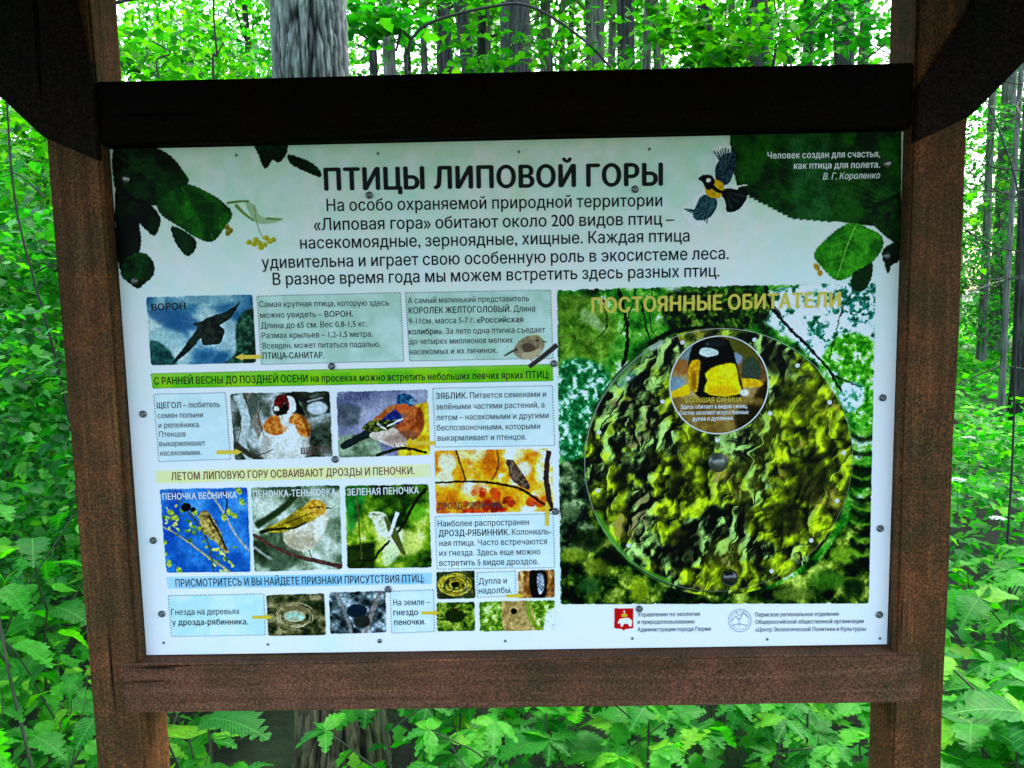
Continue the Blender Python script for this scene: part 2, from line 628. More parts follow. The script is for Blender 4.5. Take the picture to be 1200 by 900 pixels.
# raven
clip_to(Q['raven'], round_=4)
q = Q['raven']
noisefill(q, [(0, (30, 90, 130)), (0.35, (66, 128, 160)), (0.6, (140, 182, 192)), (1, (196, 218, 214))], 95, 12)
ell(205, 374, 34, 10, (34, 88, 138), 6, 0.8, 15)
ell(195, 398, 24, 12, (170, 208, 208), 7, 0.8)
ell(262, 392, 24, 20, (180, 208, 210), 8, 0.8)
ell(245, 350, 30, 8, (150, 190, 190), 5, 0.6)
noisefill([(280, 372), (292, 362), (302, 366), (302, 428), (262, 428), (276, 414), (276, 390)], [(0, (8, 30, 24)), (0.6, (20, 60, 40)), (1, (60, 110, 80))], 14, 4, 3, True)
noisefill([(171, 402), (184, 400), (200, 412), (206, 430), (172, 432)], [(0, (10, 50, 50)), (1, (40, 100, 90))], 14, 5, 4, True)
poly([(281, 353), (276, 358), (262, 366), (243, 372), (236, 377), (229, 378), (226, 380), (231, 383), (226, 392), (216, 406), (202, 426), (214, 418), (226, 407), (235, 396), (238, 404), (246, 404), (258, 402), (261, 394), (263, 386), (258, 381), (268, 374), (276, 364)], (14, 20, 20), 1, 1, True, c2=(34, 46, 34), cell=10, seed=6)

photoize(Q['raven'], 1.1, 6, .09, (4, 8), 3, .98)
# goldfinch
clip_to(Q['goldfinch'], round_=4)
noisefill(Q['goldfinch'], [(0, (30, 40, 30)), (0.35, (70, 80, 64)), (0.6, (112, 120, 110)), (1, (190, 200, 200))], 50, 22)
stroke([(278, 462), (288, 490), (284, 520), (296, 540)], 12, 9, (150, 165, 160), 2, c2=(210, 218, 218))
stroke([(290, 460), (300, 485), (304, 505), (320, 536)], 7, 12, (90, 80, 66), 2, c2=(170, 165, 150))
stroke([(340, 460), (365, 470), (390, 462)], 9, 7, (30, 34, 28), 2)
stroke([(352, 498), (372, 490), (392, 484)], 5, 5, (110, 120, 118), 1, c2=(190, 200, 200))
stroke([(356, 512), (375, 506), (392, 512)], 7, 4, (60, 70, 60), 2)
ell(372, 478, 12, 8, (205, 214, 220), 3, .9)
ell(296, 475, 6, 12, (80, 90, 80), 2)
stroke([(275, 520), (292, 532), (312, 540)], 8, 5, (60, 58, 44), 2)
poly([(322, 486), (340, 484), (356, 490), (363, 504), (362, 522), (352, 540), (314, 540), (304, 522), (308, 502)], (205, 206, 196), 2, 1, True, c2=(236, 236, 228), cell=14)
poly([(312, 492), (325, 486), (330, 496), (336, 502), (330, 508), (320, 510), (308, 502)], (176, 92, 28), 2, 1, True, c2=(214, 140, 60), cell=8)
poly([(345, 484), (358, 490), (364, 503), (360, 512), (350, 508), (346, 498), (338, 494)], (188, 96, 22), 2, 1, True, c2=(222, 150, 70), cell=8)
poly([(334, 462), (345, 463), (352, 474), (357, 486), (350, 484), (340, 478)], (18, 16, 14), 1)
poly([(336, 464), (344, 466), (347, 478), (342, 484), (334, 482), (332, 472)], (226, 226, 214), 1)
poly([(321, 472), (325, 464), (334, 463), (338, 470), (338, 480), (330, 486), (322, 482)], (62, 10, 12), 1, 1, True, c2=(120, 26, 22), cell=6)
poly([(320, 476), (326, 478), (336, 474), (336, 484), (326, 487), (320, 482)], (20, 10, 10), 1)
ell(324, 479, 3.5, 3, (226, 206, 190), 1)
ell(342, 512, 6, 14, (240, 240, 236), 2, .7)
ell(312, 524, 7, 14, (150, 146, 136), 6, .6, 10); ell(359, 524, 6, 12, (160, 154, 144), 5, .6, -10); ell(336, 534, 16, 5, (190, 186, 176), 4, .6)
ell(334, 473, 2.0, 1.8, (10, 8, 8), 1); ell(333.4, 472.4, .7, .6, (230, 230, 230), 1)
stroke([(331, 487), (332, 500), (334, 512)], 5, 3, (226, 214, 196), 3, .6)
stroke([(352, 486), (360, 500), (364, 520)], 4, 5, (60, 40, 24), 3, .55)
stroke([(316, 494), (322, 500)], 3, 2, (120, 60, 14), 2, .6); stroke([(346, 500), (356, 506)], 3, 2, (130, 60, 10), 2, .6)
stroke([(300, 534), (318, 528)], 1.6, 1, (60, 50, 40)); stroke([(278, 486), (282, 500), (279, 515)], 2, 1, (50, 48, 40), 1, .7); stroke([(306, 470), (303, 490), (310, 512)], 1.5, 1, (60, 56, 46), 1, .7)
stroke([(360, 470), (378, 466)], 2, 1.5, (226, 230, 232), 2, .8)

photoize(Q['goldfinch'], 1.1, 6, .11, (4, 8), 53)
# chaffinch
clip_to(Q['chaffinch'], round_=4)
noisefill(Q['chaffinch'], [(0, (70, 76, 110)), (0.5, (118, 122, 148)), (1, (160, 160, 180))], 90, 32)
noisefill([(470, 478), (506, 470), (506, 536), (466, 536)], [(0, (150, 110, 10)), (0.5, (222, 180, 20)), (1, (246, 220, 60))], 26, 7, 4)
noisefill([(394, 512), (440, 506), (450, 536), (394, 538)], [(0, (70, 90, 60)), (1, (150, 170, 140))], 26, 9, 4)
noisefill([(396, 472), (424, 476), (420, 498), (396, 500)], [(0, (70, 76, 90)), (1, (110, 116, 120))], 30, 9, 5)
poly([(400, 520), (420, 508), (436, 500), (444, 508), (424, 516), (404, 526)], (30, 40, 40), 1)
poly([(432, 510), (448, 502), (478, 500), (494, 494), (492, 508), (480, 520), (464, 524), (446, 518)], (196, 176, 160), 2, 1, True, c2=(226, 206, 190), cell=12)
poly([(460, 478), (470, 470), (484, 474), (494, 482), (497, 496), (492, 510), (480, 516), (470, 508), (462, 498), (458, 488)], (140, 62, 22), 2, 1, True, c2=(190, 100, 50), cell=12)
poly([(436, 492), (446, 484), (456, 476), (464, 476), (466, 486), (454, 492), (442, 498)], (150, 78, 34), 2, 1, True, c2=(186, 110, 60), cell=10)
poly([(446, 494), (456, 484), (468, 478), (475, 482), (470, 494), (456, 500)], (26, 36, 96), 1, 1, True, c2=(46, 66, 140), cell=8)
poly([(424, 502), (436, 492), (452, 492), (466, 492), (458, 502), (440, 506)], (26, 38, 22), 1, 1, True, c2=(120, 130, 50), cell=8)
stroke([(442, 496), (449, 501), (453, 503)], 3, 2, (226, 228, 226))
stroke([(454, 499), (464, 494), (472, 490)], 2.5, 2, (226, 228, 226))
poly([(465, 470), (466, 463), (474, 461), (482, 463), (485, 470), (482, 476), (474, 474), (466, 474)], (22, 62, 100), 1, 1, True, c2=(50, 110, 140), cell=6)
poly([(464, 476), (472, 473), (480, 476), (478, 484), (468, 484)], (186, 90, 40), 1)
ell(482, 470, 3.5, 3, (100, 150, 170), 1)
ell(477, 467, 1, 1, (10, 10, 10), 1)
ell(470, 512, 20, 7, (120, 90, 76), 5, .55, -10); ell(492, 490, 5, 14, (110, 46, 16), 4, .6, 0); ell(478, 486, 9, 6, (206, 124, 70), 4, .5)
stroke([(484, 468), (488, 470)], 2, 1, (70, 80, 96)); stroke([(462, 520), (464, 528)], 1, 1, (90, 60, 40)); stroke([(474, 520), (477, 526)], 1, 1, (90, 60, 40))
for i_ in range(5): stroke([(428 + i_ * 5, 504 - i_), (440 + i_ * 5, 497 - i_)], 1, .6, (14, 20, 14), 1, .7)
stroke([(478, 516), (490, 524), (504, 520)], 8, 5, (226, 190, 20), 1, c2=(190, 140, 10))
stroke([(440, 534), (470, 525), (500, 530)], 4, 3, (40, 40, 10), 1)

photoize(Q['chaffinch'], 1.1, 6, .11, (4, 8), 103)
# willow warbler on blue
clip_to(Q['willow'], round_=4)
noisefill(Q['willow'], [(0, (26, 84, 160)), (0.5, (44, 118, 190)), (1, (84, 152, 206))], 60, 42)
noisefill([(194, 575), (216, 573), (208, 620), (196, 645), (190, 610)], [(0, (16, 40, 120)), (1, (30, 90, 190))], 40, 6, 8, alpha=.7)
stroke([(188, 616), (214, 630), (240, 650), (272, 672)], 2, 3.2, (120, 120, 90), 1, c2=(190, 190, 130))
stroke([(244, 574), (262, 600), (276, 626), (294, 648)], 2.5, 2.5, (130, 130, 120), 1, c2=(210, 205, 190))
stroke([(218, 596), (236, 620), (246, 645), (250, 672)], 2, 2, (70, 80, 40))
stroke([(262, 573), (266, 590), (262, 606)], 2, 1.5, (40, 50, 30))
rg = random.Random(3)
for i in range(70):
    t = rg.random()
    x = 190 + 84 * t + rg.gauss(0, 8); y = 606 + 60 * t * t + rg.gauss(0, 8)
    ell(x, y, rg.uniform(1.2, 3.4), rg.uniform(1, 2.4), rg.choice([(170, 190, 60), (110, 150, 40), (210, 215, 110), (70, 110, 40)]), 1, .9, rg.uniform(0, 90))
for (x, y) in [(268, 600), (274, 604), (262, 606), (200, 600), (206, 606), (198, 660), (192, 648), (210, 668), (283, 588), (280, 575), (228, 600), (192, 635)]:
    ell(x, y, 4.5, 3, (196, 206, 70), 1, .95, rg.uniform(0, 90), c2=(120, 150, 40), cell=5)
poly([(234, 601), (240, 598), (246, 602), (252, 612), (258, 622), (262, 634), (268, 646), (264, 648), (256, 638), (246, 630), (238, 622), (234, 612)], (120, 96, 50), 1, 1, True, c2=(190, 170, 90), cell=8)
stroke([(244, 604), (256, 624), (266, 645)], 3, 2, (40, 36, 24))
ell(218, 594, 5.5, 5, (16, 16, 10), 1)
ell(226, 597, 3, 3, (16, 16, 12), 1)

photoize(Q['willow'], 1.1, 6, .11, (4, 8), 153)
# chiffchaff
clip_to(Q['chiffchaff'], round_=4)
noisefill(Q['chiffchaff'], [(0, (40, 56, 36)), (0.35, (80, 100, 70)), (0.6, (140, 156, 128)), (1, (216, 222, 206))], 70, 52)
stroke([(300, 616), (325, 600), (345, 582), (350, 570)], 9, 6, (40, 56, 30), 3)
stroke([(296, 626), (320, 640), (350, 652), (402, 664)], 4, 5.5, (60, 36, 34), 1, c2=(110, 74, 66))
stroke([(296, 640), (330, 664)], 3, 3, (190, 195, 190), 2, .7)
ell(305, 598, 10, 7, (190, 200, 180), 4, .7); ell(380, 590, 12, 10, (200, 208, 190), 4, .6); ell(330, 660, 16, 7, (70, 90, 66), 4, .8)
poly([(332, 624), (344, 612), (360, 602), (372, 594), (384, 596), (384, 610), (380, 624), (372, 636), (360, 646), (346, 644), (334, 636)], (196, 184, 156), 2, 1, True, c2=(226, 218, 196), cell=12)
poly([(308, 622), (326, 612), (344, 600), (358, 592), (366, 594), (372, 604), (362, 612), (348, 616), (330, 624)], (120, 100, 22), 1, 1, True, c2=(196, 170, 44), cell=10)
stroke([(304, 624), (322, 620), (344, 618), (360, 612)], 4, 2, (40, 44, 20))
poly([(356, 594), (364, 586), (374, 586), (382, 592), (380, 602), (370, 606), (360, 602)], (186, 130, 30), 1, 1, True, c2=(222, 176, 70), cell=8)
stroke([(362, 596), (370, 594), (380, 594)], 1.6, 1.2, (100, 60, 10))
stroke([(382, 595), (388, 596)], 2, 1, (60, 50, 40))
ell(373, 594, 1.4, 1.2, (20, 16, 10), 1)
ell(352, 636, 18, 8, (150, 136, 108), 5, .6, -10); ell(374, 616, 6, 14, (240, 234, 214), 4, .6, 10); ell(340, 630, 8, 6, (176, 160, 120), 4, .5)
for i_ in range(6): stroke([(318 + i_ * 7, 619 - i_ * 2.6), (332 + i_ * 7, 613 - i_ * 2.6)], 1, .6, (70, 60, 14), 1, .7)
stroke([(352, 644), (354, 652)], 1.2, 1, (90, 70, 50)); stroke([(362, 644), (366, 655)], 1.2, 1, (90, 70, 50))

photoize(Q['chiffchaff'], 1.1, 6, .11, (4, 8), 203)
# greenish warbler
clip_to(Q['greenish'], round_=4)
noisefill(Q['greenish'], [(0, (16, 40, 8)), (0.3, (50, 90, 16)), (0.6, (110, 150, 30)), (0.85, (170, 190, 60)), (1, (220, 230, 160))], 60, 63)
noisefill([(404, 569), (430, 568), (424, 600), (410, 630), (406, 600)], [(0, (10, 60, 20)), (1, (30, 150, 60))], 30, 6, 5, alpha=.8)
noisefill([(404, 640), (440, 634), (438, 668), (406, 668)], [(0, (10, 24, 6)), (1, (40, 60, 16))], 30, 6, 5)
ell(470, 636, 26, 16, (206, 214, 110), 6, .8); ell(460, 640, 10, 24, (225, 235, 200), 4, .7, 20); ell(488, 600, 12, 10, (90, 160, 30), 5, .8)
stroke([(500, 572), (485, 590), (474, 612), (464, 626), (446, 644), (436, 656), (418, 656)], 4, 2, (28, 26, 18), 1)
stroke([(418, 572), (420, 610), (424, 656)], 1.6, 1.4, (90, 84, 40))
stroke([(462, 574), (475, 596)], 1.5, 1, (30, 30, 18))
poly([(432, 602), (440, 599), (450, 601), (456, 610), (464, 622), (470, 636), (472, 648), (466, 644), (458, 634), (448, 628), (440, 620), (436, 610)], (190, 196, 150), 1, 1, True, c2=(228, 230, 206), cell=10)
poly([(450, 604), (458, 612), (466, 624), (472, 640), (476, 650), (470, 648), (462, 634), (454, 620)], (84, 90, 40), 1)
stroke([(428, 601), (434, 603)], 1.6, 1, (70, 60, 30))
stroke([(436, 602), (446, 603)], 1.4, 1, (90, 90, 40))
stroke([(456, 628), (462, 612), (466, 600)], 4, 5, (236, 240, 230), 1, .9)

photoize(Q['greenish'], 1.1, 6, .11, (4, 8), 253)
# fieldfare
clip_to(Q['fieldfare'], round_=4)
noisefill(Q['fieldfare'], [(0, (190, 100, 10)), (0.35, (226, 150, 20)), (0.62, (240, 190, 50)), (0.85, (236, 224, 190)), (1, (240, 240, 236))], 60, 71)
blobs(Q['fieldfare'], 12, 5, 11, [(236, 238, 236), (240, 236, 226)], 4, 5, .85)
blobs(Q['fieldfare'], 12, 4, 9, [(226, 140, 20), (210, 90, 20)], 8, 4, .7)
blobs([(545, 575), (600, 602)], 26, 3, 6, [(170, 30, 14), (210, 70, 20), (130, 16, 10)], 5, 1, .95)
blobs([(620, 580), (648, 600)], 8, 3, 6, [(214, 90, 20), (180, 50, 14)], 6, 2, .9)
stroke([(509, 566), (545, 564), (580, 566), (612, 574), (636, 590), (648, 596)], 2.2, 3.4, (40, 26, 24))
stroke([(534, 526), (540, 545), (546, 563)], 1.8, 1.6, (46, 30, 26))
stroke([(582, 526), (584, 545), (576, 562)], 1.8, 1.2, (90, 60, 50))
stroke([(643, 528), (640, 560), (646, 598)], 6, 7, (60, 44, 40), 1)
poly([(592, 541), (596, 538), (602, 540), (608, 548), (616, 560), (621, 572), (614, 572), (604, 566), (597, 558), (596, 548)], (62, 48, 40), 1, 1, True, c2=(120, 96, 76), cell=8)

photoize(Q['fieldfare'], 1.1, 6, .11, (4, 8), 303)
# nests and hollows
clip_to(Q['tree_nest'], round_=3)
noisefill(Q['tree_nest'], [(0, (24, 40, 20)), (0.5, (84, 84, 50)), (1, (150, 140, 100))], 22, 81)
rg = random.Random(11)
for i in range(70):
    a0 = rg.uniform(0, 6.28); r = rg.uniform(12, 24); da = rg.uniform(.4, 1.2)
    cc = rg.choice([(150, 130, 80), (190, 175, 130), (110, 95, 60), (210, 200, 160)])
    stroke([(346 + r * math.cos(a0 + da * t), 722 + r * .68 * math.sin(a0 + da * t)) for t in (0, .33, .66, 1)], 1, .6, cc, 1, .85)
ell(346, 716, 15, 7, (120, 108, 70), 2)
ell(345, 722, 13, 7, (170, 172, 140), 2)
for x, y in ((339, 722), (346, 720), (352, 723)):
    ell(x, y, 3.2, 2.6, (150, 200, 180), 1)
photoize(Q['tree_nest'], 0.9, 5, .15, (4, 6), 600)
clip_to(Q['fork'], round_=3)
noisefill(Q['fork'], [(0, (26, 34, 36)), (0.5, (84, 100, 100)), (1, (190, 204, 210))], 24, 92)
stroke([(392, 694), (404, 715), (412, 742)], 4, 5, (90, 90, 84), 1, c2=(150, 150, 146))
stroke([(446, 692), (438, 712), (428, 742)], 6, 6, (90, 78, 74), 1, c2=(170, 164, 160))
ell(418, 716, 12, 8, (24, 40, 50), 2); ell(424, 728, 10, 8, (40, 46, 40), 2)
photoize(Q['fork'], 0.9, 5, .15, (4, 6), 640)
clip_to(Q['ground_nest'], round_=3)
noisefill(Q['ground_nest'], [(0, (24, 40, 16)), (1, (96, 100, 60))], 22, 83)
for i in range(90):
    a0 = rg.uniform(0, 6.28); r = rg.uniform(4, 17); da = rg.uniform(.4, 1.3)
    stroke([(533 + r * 1.15 * math.cos(a0 + da * t), 685 + r * .8 * math.sin(a0 + da * t)) for t in (0, .33, .66, 1)], 1.2, .6, rg.choice([(190, 160, 20), (226, 200, 60), (150, 120, 20), (240, 224, 110)]), 1, .9)
ell(533, 684, 4, 3, (30, 24, 6), 1)
photoize(Q['ground_nest'], 0.9, 5, .15, (4, 6), 680)
clip_to(Q['moss_nest'], round_=3)
noisefill(Q['moss_nest'], [(0, (24, 50, 14)), (0.5, (90, 120, 30)), (1, (176, 190, 80))], 16, 85)
ell(533, 721, 12, 9, (30, 44, 16), 3)
for i in range(50):
    a0 = rg.uniform(0, 6.28); r = rg.uniform(10, 20)
    stroke([(533 + r * math.cos(a0), 722 + r * .7 * math.sin(a0)), (533 + (r + 6) * math.cos(a0 + .2), 722 + (r + 6) * .7 * math.sin(a0 + .2))], 1.2, .6, rg.choice([(150, 180, 40), (196, 200, 90), (100, 130, 30)]), 1, .9)
photoize(Q['moss_nest'], 0.9, 5, .15, (4, 6), 720)
clip_to(Q['hollow'], round_=3)
noisefill(Q['hollow'], [(0, (110, 66, 20)), (0.5, (170, 118, 60)), (1, (214, 180, 120))], 10, 87, cy=24)
poly([(622, 668), (638, 668), (641, 684), (638, 700), (624, 700), (620, 684)], (20, 18, 20), 2)
poly([(630, 672), (637, 674), (637, 690), (632, 696), (629, 684)], (176, 186, 192), 1, 1, True, c2=(90, 100, 110), cell=5)
photoize(Q['hollow'], 0.9, 5, .15, (4, 6), 760)
clip_to(Q['cavity'], round_=3)
noisefill(Q['cavity'], [(0, (60, 96, 20)), (0.5, (130, 170, 50)), (1, (214, 224, 160))], 14, 95)
poly([(590, 702), (618, 703), (626, 722), (628, 741), (594, 741), (588, 722)], (150, 124, 70), 2, 1, True, c2=(190, 160, 100), cell=14)
ell(602, 716, 3.6, 3.6, (20, 14, 8), 1)
stroke([(618, 705), (622, 725), (634, 740)], 5, 5, (120, 150, 40), 2)
poly([(640, 720), (652, 712), (652, 742), (638, 742)], (226, 240, 230), 3)

photoize(Q['cavity'], 0.9, 5, .15, (4, 6), 800)
# the large photograph of the mossy tree, from below
clip_to(Q['big'], round_=4)
noisefill(Q['big'], [(0, (6, 40, 10)), (0.35, (26, 96, 22)), (0.6, (60, 142, 40)), (0.85, (120, 180, 70)), (1, (190, 220, 190))], 50, 101)
noisefill([(653, 350), (700, 352), (724, 384), (706, 425), (655, 440)], [(0, (60, 96, 20)), (0.5, (110, 150, 40)), (1, (150, 180, 70))], 26, 102, 12, True, alpha=.75)
for (x, y, rx, ry) in ((690, 372, 14, 8), (700, 380, 12, 6)):
    ell(x, y, rx, ry, (150, 176, 120), 4, .7, 40)
noisefill([(655, 430), (700, 425), (716, 452), (700, 480), (690, 520), (658, 540)], [(0, (10, 80, 40)), (0.5, (40, 130, 70)), (0.72, (120, 190, 150)), (0.9, (210, 236, 236)), (1, (236, 246, 250))], 16, 103, 6, True)
noisefill([(920, 336), (1026, 330), (1026, 400), (1000, 400), (980, 440), (930, 400), (880, 362)], [(0, (20, 96, 70)), (0.3, (60, 140, 110)), (0.5, (206, 232, 240)), (1, (240, 250, 255))], 20, 105, 6, True, lo=.3, hi=.62)
noisefill([(980, 336), (1026, 330), (1026, 372), (1000, 380), (985, 360)], [(0, (14, 84, 60)), (0.5, (60, 140, 120)), (0.7, (200, 230, 240)), (1, (230, 244, 250))], 12, 106, 4, True)
noisefill([(975, 400), (1000, 390), (1026, 410), (1026, 500), (1000, 490), (985, 440), (960, 430)], [(0, (30, 110, 16)), (0.6, (90, 180, 40)), (0.85, (140, 210, 90)), (1, (230, 250, 230))], 14, 107, 5, True)
noisefill([(985, 452), (1008, 448), (1012, 470), (996, 484), (984, 470)], [(0, (60, 150, 100)), (0.5, (200, 230, 240)), (1, (240, 250, 255))], 12, 108, 4, True)
noisefill([(780, 345), (850, 338), (898, 345), (900, 372), (860, 390), (790, 392)], [(0, (4, 12, 4)), (0.5, (16, 44, 12)), (0.8, (60, 100, 26)), (1, (110, 140, 50))], 16, 109, 8, True)
for pts, w0, w1 in ([[(724, 338), (733, 372), (735, 400), (729, 430)], 3.5, 4.5], [[(752, 352), (756, 380), (764, 402)], 2.5, 1.5], [[(745, 338), (738, 366), (728, 392)], 2, 1], [[(706, 340), (712, 380), (700, 395)], 1.6, 1], [[(765, 338), (762, 380), (772, 396)], 1.4, 1], [[(895, 332), (904, 358), (928, 388), (952, 412), (972, 434), (986, 458)], 4.5, 2], [[(972, 436), (990, 446), (1010, 453)], 2, 1], [[(898, 358), (894, 376)], 1.6, 1], [[(893, 352), (882, 376)], 1.6, 1], [[(1000, 335), (985, 370), (972, 420)], 1.5, 1], [[(900, 352), (912, 364), (918, 380)], 1.6, 1]):
    stroke(pts, w0, w1, (14, 26, 22))
noisefill([(655, 560), (700, 560), (716, 620), (760, 670), (820, 690), (900, 690), (960, 660), (1000, 600), (1026, 560), (1026, 710), (655, 710)], [(0, (4, 12, 4)), (0.35, (24, 48, 14)), (0.6, (70, 96, 30)), (0.85, (130, 150, 50)), (1, (170, 190, 80))], 40, 111, 5)
noisefill([(655, 545), (690, 560), (690, 600), (700, 640), (655, 640)], [(0, (10, 22, 20)), (0.5, (60, 84, 50)), (1, (150, 170, 120))], 26, 112, 5, True)
for (x, y, rx, ry, c) in ((668, 600, 14, 8, (90, 110, 70)), (690, 632, 20, 12, (20, 34, 12)), (672, 650, 14, 9, (130, 150, 40)), (700, 664, 16, 10, (96, 110, 30)), (720, 650, 14, 14, (12, 18, 8)), (748, 690, 12, 14, (140, 160, 30)), (690, 686, 14, 10, (40, 80, 40)), (968, 680, 22, 12, (60, 110, 30)), (990, 650, 18, 10, (130, 170, 40)), (1006, 600, 12, 16, (20, 60, 10)), (1005, 562, 14, 8, (20, 30, 8)), (1000, 690, 14, 10, (20, 40, 20)), (930, 696, 26, 8, (90, 110, 40))):
    ell(x, y, rx, ry, c, 8, .8)
for k in range(9):
    y = 500 + k * 18
    stroke([(996, y), (1008, y + 7), (1024, y + 4)], 3, 4, (110, 170, 50), 3, .7)
    stroke([(996, y + 8), (1008, y + 15), (1024, y + 13)], 5, 6, (12, 26, 8), 3, .8)
stroke([(758, 404), (790, 388), (830, 384), (870, 388)], 5, 6, (10, 18, 8), 2)
photoize(Q['big'], 2.4, 9, .17, (6, 8), 900, 1.15)
# moss pattern of the disc
DC, DR = (841, 541), 156
WC, WR = (841.5, 451), 57.5
clip_to([(DC[0] + (DR + 1) * math.cos(t), DC[1] + (DR + 1) * math.sin(t)) for t in [i * math.pi / 40 for i in range(80)]])
qc = cv([(DC[0] - DR, DC[1] - DR), (DC[0] + DR, DC[1] + DR)])
x0, y0 = int(qc[0][0]) - 8, int(qc[0][1]) - 8
x1, y1 = int(qc[1][0]) + 8, int(qc[1][1]) + 8
h, w = y1 - y0, x1 - x0
yyy, xxx = np.mgrid[0:h, 0:w].astype(np.float32)
wx = xxx + (fbm(h, w, 90, 201, 3) - .5) * 110 + (fbm(h, w, 26, 203, 2) - .5) * 22
wy = yyy + (fbm(h, w, 90, 202, 3) - .5) * 130 + (fbm(h, w, 30, 204, 2) - .5) * 22
def worley(u, v, seed):
    rgg = np.random.RandomState(seed)
    gx = rgg.rand(64, 64).astype(np.float32); gy = rgg.rand(64, 64).astype(np.float32)
    iu, iv = np.floor(u).astype(int), np.floor(v).astype(int)
    f1_ = np.full(u.shape, 9, np.float32); f2_ = f1_.copy(); idn = np.zeros(u.shape, np.float32)
    for du in (-1, 0, 1):
        for dv in (-1, 0, 1):
            a_, b_ = (iu + du) & 63, (iv + dv) & 63
            d_ = np.hypot(iu + du + gx[a_, b_] - u, iv + dv + gy[a_, b_] - v)
            nf1 = np.minimum(f1_, d_)
            f2_ = np.minimum(np.maximum(f1_, d_), f2_)
            idn = np.where(d_ < f1_, gx[b_, a_], idn)
            f1_ = nf1
    return f1_, f2_, idn
slant = (wx + wy * 0.22)
F1, F2, ID = worley(slant / 50 + 3, wy / 84 + 3, 5)
edge = np.clip(1 - (F2 - F1) / (0.16 + 0.34 * fbm(h, w, 50, 215, 3)), 0, 1)
G1, G2, _ = worley(slant / 50 + 3 + .16, wy / 84 + 3 + .05, 5)
inner = np.clip(1 - G1 / .75, 0, 1)[..., None]
lit = np.clip((F1 - G1) * 3.2, 0, 1)[..., None]
moss = fbm(h, w, 90, 205, 5)
cx_ = (xxx / w - .5)
right = np.clip((cx_ + .05) * 3, 0, 1)
mossm = np.clip((moss - 0.535 + 0.075 * right) / 0.05, 0, 1)
grain = fbm(h, w, 24, 206, 5)
big_ = fbm(h, w, 120, 231, 3)
K1, K2, KI = worley(slant / 96 + 9, wy / 120 + 9, 12)
Hh = 34 * np.clip(1 - F1, 0, 1) ** 1.1 * (0.5 + ID) + 62 * (1 - K1) + 90 * big_ + 16 * fbm(h, w, 26, 232, 4) + 6 * grain
Hh = box(Hh, 1)
gy_, gx_ = np.gradient(Hh)
L_ = gx_ * 0.75 + gy_ * 0.35
ao = Hh - box(box(Hh, 22), 18)
sh_ = np.clip(0.50 + 0.42 * L_ + 0.022 * ao, 0, 1)
sh_ = np.clip((sh_ - .33) / .55, 0, 1) ** 1.25
mo = np.clip((moss - .46 + .12 * right) / .1, 0, 1)[..., None]
sh_ = sh_ * (1 - .45 * mo[..., 0]) + .45 * mo[..., 0] * np.clip(.25 + 1.5 * (grain - .3) + .03 * ao, 0, 1)
colr = col255((122, 140, 74)) * (1 - mo) + col255((150, 158, 14)) * mo
colr = colr * (0.62 + 0.85 * grain[..., None])
pic = colr * np.array([.96, 1.04, 1.0], np.float32) * sh_[..., None] * 1.4 + col255((7, 11, 5))
hi_ = np.clip((L_ - 1.15) * .9, 0, 1)[..., None]
pic = pic * (1 - .45 * hi_) + col255((186, 204, 128)) * .45 * hi_
brn = np.clip((fbm(h, w, 60, 236, 3) - .66) / .06, 0, 1)[..., None] * sh_[..., None]
pic = pic * (1 - .6 * brn) + col255((150, 100, 80)) * .6 * brn
put(np.ones((h, w), np.float32), (x0, x1, y0, y1), pic)
for (x, y, rx, ry, rot) in ((905, 420, 16, 24, -10), (918, 462, 24, 14, -60), (950, 560, 22, 40, 10), (800, 640, 26, 34, 20), (920, 610, 26, 22, 0), (730, 560, 9, 24, 10), (872, 600, 12, 26, 0), (790, 560, 12, 30, 10)):
    ell(x, y, rx * .8, ry * .8, (7, 10, 5), 7, .7, rot)
for (x, y, rx, ry, rot) in ((905, 500, 26, 34, 20), (880, 560, 14, 30, 10), (850, 655, 26, 26, 0), (945, 470, 18, 30, -30), (806, 520, 14, 26, 0)):
    ell(x, y, rx, ry, (90, 108, 8), 10, .28, rot, c2=(190, 196, 22), cell=12, cy=10)
stroke([(690, 500), (700, 470), (725, 440), (765, 405)], 5, 9, (70, 130, 60), 3, .7)
ell(768, 404, 10, 5, (210, 226, 200), 3, .8, -30); ell(735, 443, 16, 5, (90, 160, 140), 3, .6, -40)
stroke([(697, 600), (718, 634), (745, 664), (785, 682)], 9, 9, (76, 150, 36), 3, .85)
stroke([(740, 662), (790, 686), (850, 694)], 4, 4, (30, 60, 20), 2, .6)
# great tit in the window
clip_to([(WC[0] + WR * math.cos(t), WC[1] + WR * math.sin(t)) for t in [i * math.pi / 30 for i in range(60)]])
wq = [(782, 390), (902, 390), (902, 512), (782, 512)]
noisefill(wq, [(0, (90, 60, 30)), (0.5, (150, 110, 60)), (1, (176, 150, 100))], 60, 121)
ell(808, 415, 10, 14, (110, 140, 150), 5, .9, 30); ell(800, 430, 12, 9, (150, 90, 40), 5, .8); ell(792, 450, 11, 9, (120, 150, 170), 4, .9)
ell(868, 410, 22, 10, (90, 90, 30), 5, .9, 30); ell(880, 434, 12, 16, (50, 70, 56), 5, .9); ell(862, 420, 8, 7, (130, 150, 180), 3, .9, 30)
ell(896, 480, 16, 36, (24, 18, 8), 6, .8, 10)
poly([(783, 462), (795, 455), (806, 450), (808, 462), (795, 465), (785, 468)], (236, 190, 10), 2)
poly([(866, 444), (880, 443), (893, 447), (892, 452), (876, 454), (867, 452)], (220, 160, 10), 1, 1, True, c2=(240, 200, 30), cell=8)
poly([(811, 406), (822, 398), (838, 395), (852, 398), (858, 408), (862, 424), (866, 440), (870, 455), (866, 466), (838, 468), (818, 464), (810, 450), (806, 430)], (10, 12, 8), 2)
